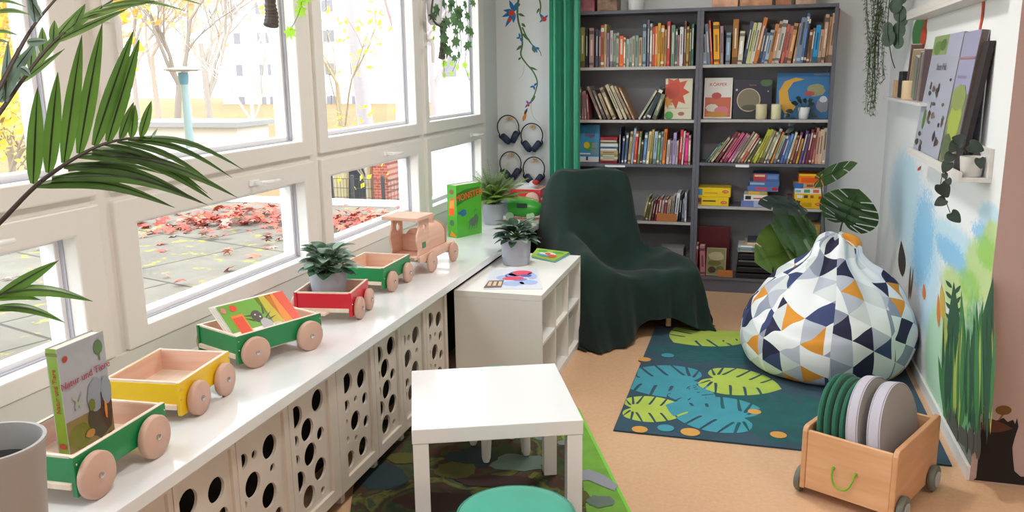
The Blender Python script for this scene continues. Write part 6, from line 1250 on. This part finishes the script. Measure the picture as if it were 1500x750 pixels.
MB().box(ox(549, 14), ox(560, 14), 14, 15, ZG0, ZH).box(ox(560, 14), ox(581, 14), 13.6, 15, ZG0, ZH).build('brick_wall', BR, t, ang=0)
MB().box(ox(581, 14.2), ox(600, 14.2), 14.2, 15, ZG0, ZH).build('white_wall', C_('c8ccd0', .8), t, ang=0)
f = MB().box(ox(584, 14), ox(597, 14), 14.12, 14.19, .15, .95).build('window_frame', C_('3f6f9a', .6), t, ang=0); MB().box(ox(586, 14), ox(595, 14), 14.08, 14.119, .25, .88).build('pane', C_('8aa0b0', .2), f, ang=0)
MB().box(ox(549, 14)-.1, ox(600, 14.2)+.1, 13.5, 15.1, ZH, ZH+.05).build('roof', C_('b8b8b8', .8), t, ang=0)
t = thing('brick_house', 'red brick wall with white wing seen through the rightmost lower pane', 'building'); MB().box(ox(620, 13), ox(646, 13), 13, 14, .35, ZH-.05).build('brick_wall', BR, t, ang=0); MB().box(ox(646, 13), ox(720, 13), 12.6, 14, ZG0, ZH+.1).build('white_wall', C_('dcdedf', .8), t, ang=0); MB().box(ox(618, 13), ox(648, 13), 12.9, 14, ZG0, .349).build('base', C_('9a9a92', .8), t, ang=0)
# dark shed with slim trunks
t = thing('shed', 'dark blue-grey shed behind the wire fence', 'building'); MB().box(ox(470, 15), ox(549, 15), 15, 15.7, ZG0, ZH-.02).build('wall', C_('3c4250', .7), t, ang=0); MB().box(ox(470, 15)-.1, ox(549, 15)+.0, 14.9, 15.8, ZH-.02, ZH+.05).build('roof', C_('70747c', .7), t, ang=0)
for i, (a, b) in enumerate(((493, 491), (503, 508), (500, 498), (540, 540))): tag(MB().tube([tuple(onx_) for onx_ in (Vector((ox(a, 14.5), 14.5, ZG0)), Vector((ox(b, 14.5), 14.5, ZH-.05)))], .07, 8).build('slim_trunk', C_('b8b090', .9)), 'slim pale trunk before the dark shed, %s from the left' % ORD[[0, 2, 1, 3][i]], 'trunk', 'slim trunks before the shed')
# wire fence
t = thing('wire_fence', 'dark wire mesh fence with posts beyond the terrace', 'fence'); FY = 10.5; FM = C_('44464a', .6); z1 = ony(515, 262, FY).z
for x in (470, 515, 560, 605): MB().box(ox(x, FY)-.02, ox(x, FY)+.02, FY-.02, FY+.02, ZG0, z1+.05).build('post', FM, t, ang=0)
m = MB(); xa, xb = ox(470, FY), ox(605, FY)
for k in range(9): m.tube([(xa, FY, z1-.13*k), (xb, FY, z1-.13*k)], .004, 4)
for k in range(30): m.tube([(xa+(xb-xa)*k/29, FY, ZG0), (xa+(xb-xa)*k/29, FY, z1)], .003, 4)
m.build('mesh', FM, t, ang=0)
# street lamp
t = thing('street_lamp', 'pale blue street lamp post with a flat disc top', 'street lamp', (ox(278, 13, 200), 13, ZG0)); zt_ = ony(271, 110, 13).z-ZG0
MB().tube([(0, 0, 0), (-.02, 0, zt_)], [.09, .06], 12).build('post', C_('8fa8ac', .5), t, ang=60); MB().lathe([(.001, 0), (.22, .0), (.34, .03), (.34, .05), (.001, .09)], 28, c=(-.02, 0, zt_+.06)).build('lamp_disc', C_('b4b4b8', .5), t, ang=40); MB().lathe([(.07, -.16), (.09, -.05), (.09, .05)], 16, c=(-.02, 0, zt_)).build('lamp_head', C_('5f8ca4', .4), t, ang=40)
# trees; bark tones paled to imitate overexposure and haze
def tree(label, x, y, hgt, r0, seed, lean=0, leafcols=None, nleaf=0, hexb='a89e96', spread=.55, lmin=.3, depth=5, lsz=.12):
    r = random.Random(seed); t = thing('tree', label, 'tree', (x, y, ZG0), group=None); m = MB(); ends = []
    def br_(p, d, L, rad, k):
        n = 4; pts = [p]
        for i in range(n): wob = .03 if k == 0 else .10; d = (d+Vector((r.gauss(0, wob), r.gauss(0, wob), r.gauss(.02, .06)))).normalized(); pts.append(pts[-1]+d*(L/n))
        m.tube(pts, [rad*(1-.35*i/n) for i in range(n+1)], 5 if k > 1 else 7, caps=False)
        if k >= 2: ends.extend(pts[1:])
        if k >= depth: return
        for _ in range(3 if k < 3 else 2):
            a = r.random()*6.28; s = Vector((cos(a), sin(a), .25)); br_(pts[r.choice([2, 3, 4, 4])], (d+s*spread*(.6+.6*r.random())).normalized(), L*(.6+.2*r.random()), rad*.52, k+1)
    br_(Vector((0, 0, 0)), Vector((lean, 0, 1)).normalized(), hgt*.42, r0, 0)
    m.build('trunk', C_(hexb, .9), t, ang=180, flip=False)
    if nleaf:
        m = MB()
        for _ in range(nleaf):
            p = r.choice(ends)+Vector((r.gauss(0, .25), r.gauss(0, .25), r.gauss(0, .25))); n = Vector((r.gauss(0, 1), r.gauss(0, 1), r.gauss(0, 1))).normalized(); d = n.orthogonal().normalized(); s = lsz*(.6+.8*r.random()); e = n.cross(d)
            m.add([p-d*s, p-e*s*.6, p+d*s, p+e*s*.6], [(0, 1, 2, 3)], r.randrange(len(leafcols)))
        m.build('foliage', [leafmat('fol_'+c, c, c, .7, .55) for c in leafcols], t, ang=0, flip=False)
YL = ['d8b040', 'e0c050', 'c88a48', 'd89a70']
def tx_(x, Y): return ony(x, 200, Y).x
tree('low tree dense with yellow autumn leaves at the far left pane', tx_(5, 9), 9, 4.2, .06, 2, leafcols=YL, nleaf=5200, depth=5, lsz=.055, spread=.9)
tree('yellow autumn shrub just beyond the terrace at the left edge', tx_(14, 8.9), 8.9, 2.7, .04, 33, leafcols=['f2d458', 'f6e08c', 'f0c898'], nleaf=1900, depth=5, lsz=.045, spread=1.0)
tree('yellow autumn shrub beyond the terrace next to the left window post', tx_(58, 9.6), 9.6, 2.9, .04, 35, leafcols=['f2d458', 'f6e08c', 'f0c898'], nleaf=1600, depth=5, lsz=.045, spread=1.0)
tree('yellow-leaved low tree beside the left window post', tx_(70, 11), 11, 4.6, .06, 5, leafcols=YL, nleaf=4200, depth=5, lsz=.06, spread=.9)
tree('orange-leaved low tree further left outside', tx_(-70, 10), 10, 4.6, .06, 15, leafcols=YL+['c86a48'], nleaf=3600, depth=5, lsz=.06, spread=.9)
tree('bare branching tree left of the street lamp', tx_(205, 20), 20, 6.5, .10, 7, depth=6)
tree('bare dark tree behind the street lamp', tx_(255, 19), 19, 5.5, .12, 9, lean=.1, depth=6, hexb='94887e')
tree('bare tree between street lamp and apartment block', tx_(312, 24), 24, 8.5, .13, 11, depth=6, leafcols=['d8b070'], nleaf=250)
tree('bare thin tree in front of the apartment block, left', tx_(372, 20), 20, 6, .07, 13, depth=4, hexb='c4bcb6')
tree('bare thin tree in front of the apartment block beside the window post', tx_(412, 22), 22, 7, .07, 14, depth=4, hexb='c4bcb6')
tree('slender tree with a few yellow leaves before the apartment block', tx_(508, 16), 16, 5.5, .05, 17, leafcols=['e8c040', 'ecd060'], nleaf=160, depth=3, hexb='a8987c', lsz=.07)
tree('straight grey trunk with branches before the apartment block', tx_(540, 18), 18, 14, .20, 19, depth=5, hexb='b4aeb6')
tree('thin dark trunk with many twigs at the right of the wide pane', tx_(582, 17), 17, 12, .08, 23, depth=5, hexb='b8a8ac')
tree('bare tree with fine twigs seen through the rightmost pane', tx_(640, 20), 20, 10, .09, 27, depth=5, hexb='b8a8ac')
for i, (x, Y, nl) in enumerate(((120, 34, 500), (190, 32, 400), (235, 36, 700), (280, 31, 700), (310, 36, 500), (30, 30, 900), (80, 26, 700))):
    tree('distant hazy tree with thin orange foliage, %s from the left outside' % ORD[[2, 3, 4, 5, 6, 0, 1][i]], tx_(x, Y), Y, 8.5, .17, 60+i, depth=6, spread=.75, leafcols=['e0b480', 'd8a070', 'e4c890'], nleaf=nl, lsz=.16, hexb='b8aaa0')
tree('small shrub with bright yellow leaves before the dark shed', ox(536, 13), 13, 1.9, .03, 91, leafcols=['e8c81c', 'f0d840'], nleaf=110, depth=3, lsz=.05)
# ================================================================ light and camera
w = bpy.data.worlds.new('World'); bpy.context.scene.world = w; w.use_nodes = True; bg = w.node_tree.nodes['Background']; bg.inputs[0].default_value = (.90, .955, 1, 1); bg.inputs[1].default_value = 4.1
# fill lamps added on the unseen ceiling to brighten the room
for i, (x, y) in enumerate(((-.5, 1.2), (-.5, 3.8), (1.8, 1.2))):
    t = thing('ceiling_fill_lamp', 'added round white fill lamp on the ceiling, '+['near the camera', 'above the table', 'in the right part of the room'][i], 'lamp', (x, y, ZC)); MB().lathe([(.001, -.06), (.2, -.06), (.22, -.04), (.22, 0), (.001, 0)], 32).build('fill_lamp_body', mat('fill_lamp_white', 'f0f0f0', .4), t, ang=40)
    L = bpy.data.lights.new('fill_lamp_light', 'AREA'); L.shape = 'DISK'; L.size = .4; L.energy = 24 if i == 1 else 17; L.color = (1, .95, .9); o = bpy.data.objects.new('fill_lamp_light', L); COL.objects.link(o); o.location = (0, 0, -.065); o.parent = t
cam = bpy.data.cameras.new('Camera'); co = bpy.data.objects.new('Camera', cam); COL.objects.link(co)
co.matrix_world = Matrix(((CR.x, -CD.x, -CF.x, CP.x), (CR.y, -CD.y, -CF.y, CP.y), (CR.z, -CD.z, -CF.z, CP.z), (0, 0, 0, 1)))
cam.sensor_width = 36; cam.lens = F/1500*36; cam.clip_start = .05; cam.clip_end = 300
sc = bpy.context.scene; sc.camera = co
vs_ = sc.view_settings; vs_.view_transform = 'Standard'; vs_.look = 'None'; vs_.exposure = 0.22; vs_.gamma = 1; vs_.use_curve_mapping = False
sc.cycles.use_denoising = True; sc.cycles.max_bounces = 10; sc.cycles.diffuse_bounces = 6; sc.cycles.transparent_max_bounces = 12; sc.cycles.sample_clamp_indirect = 6
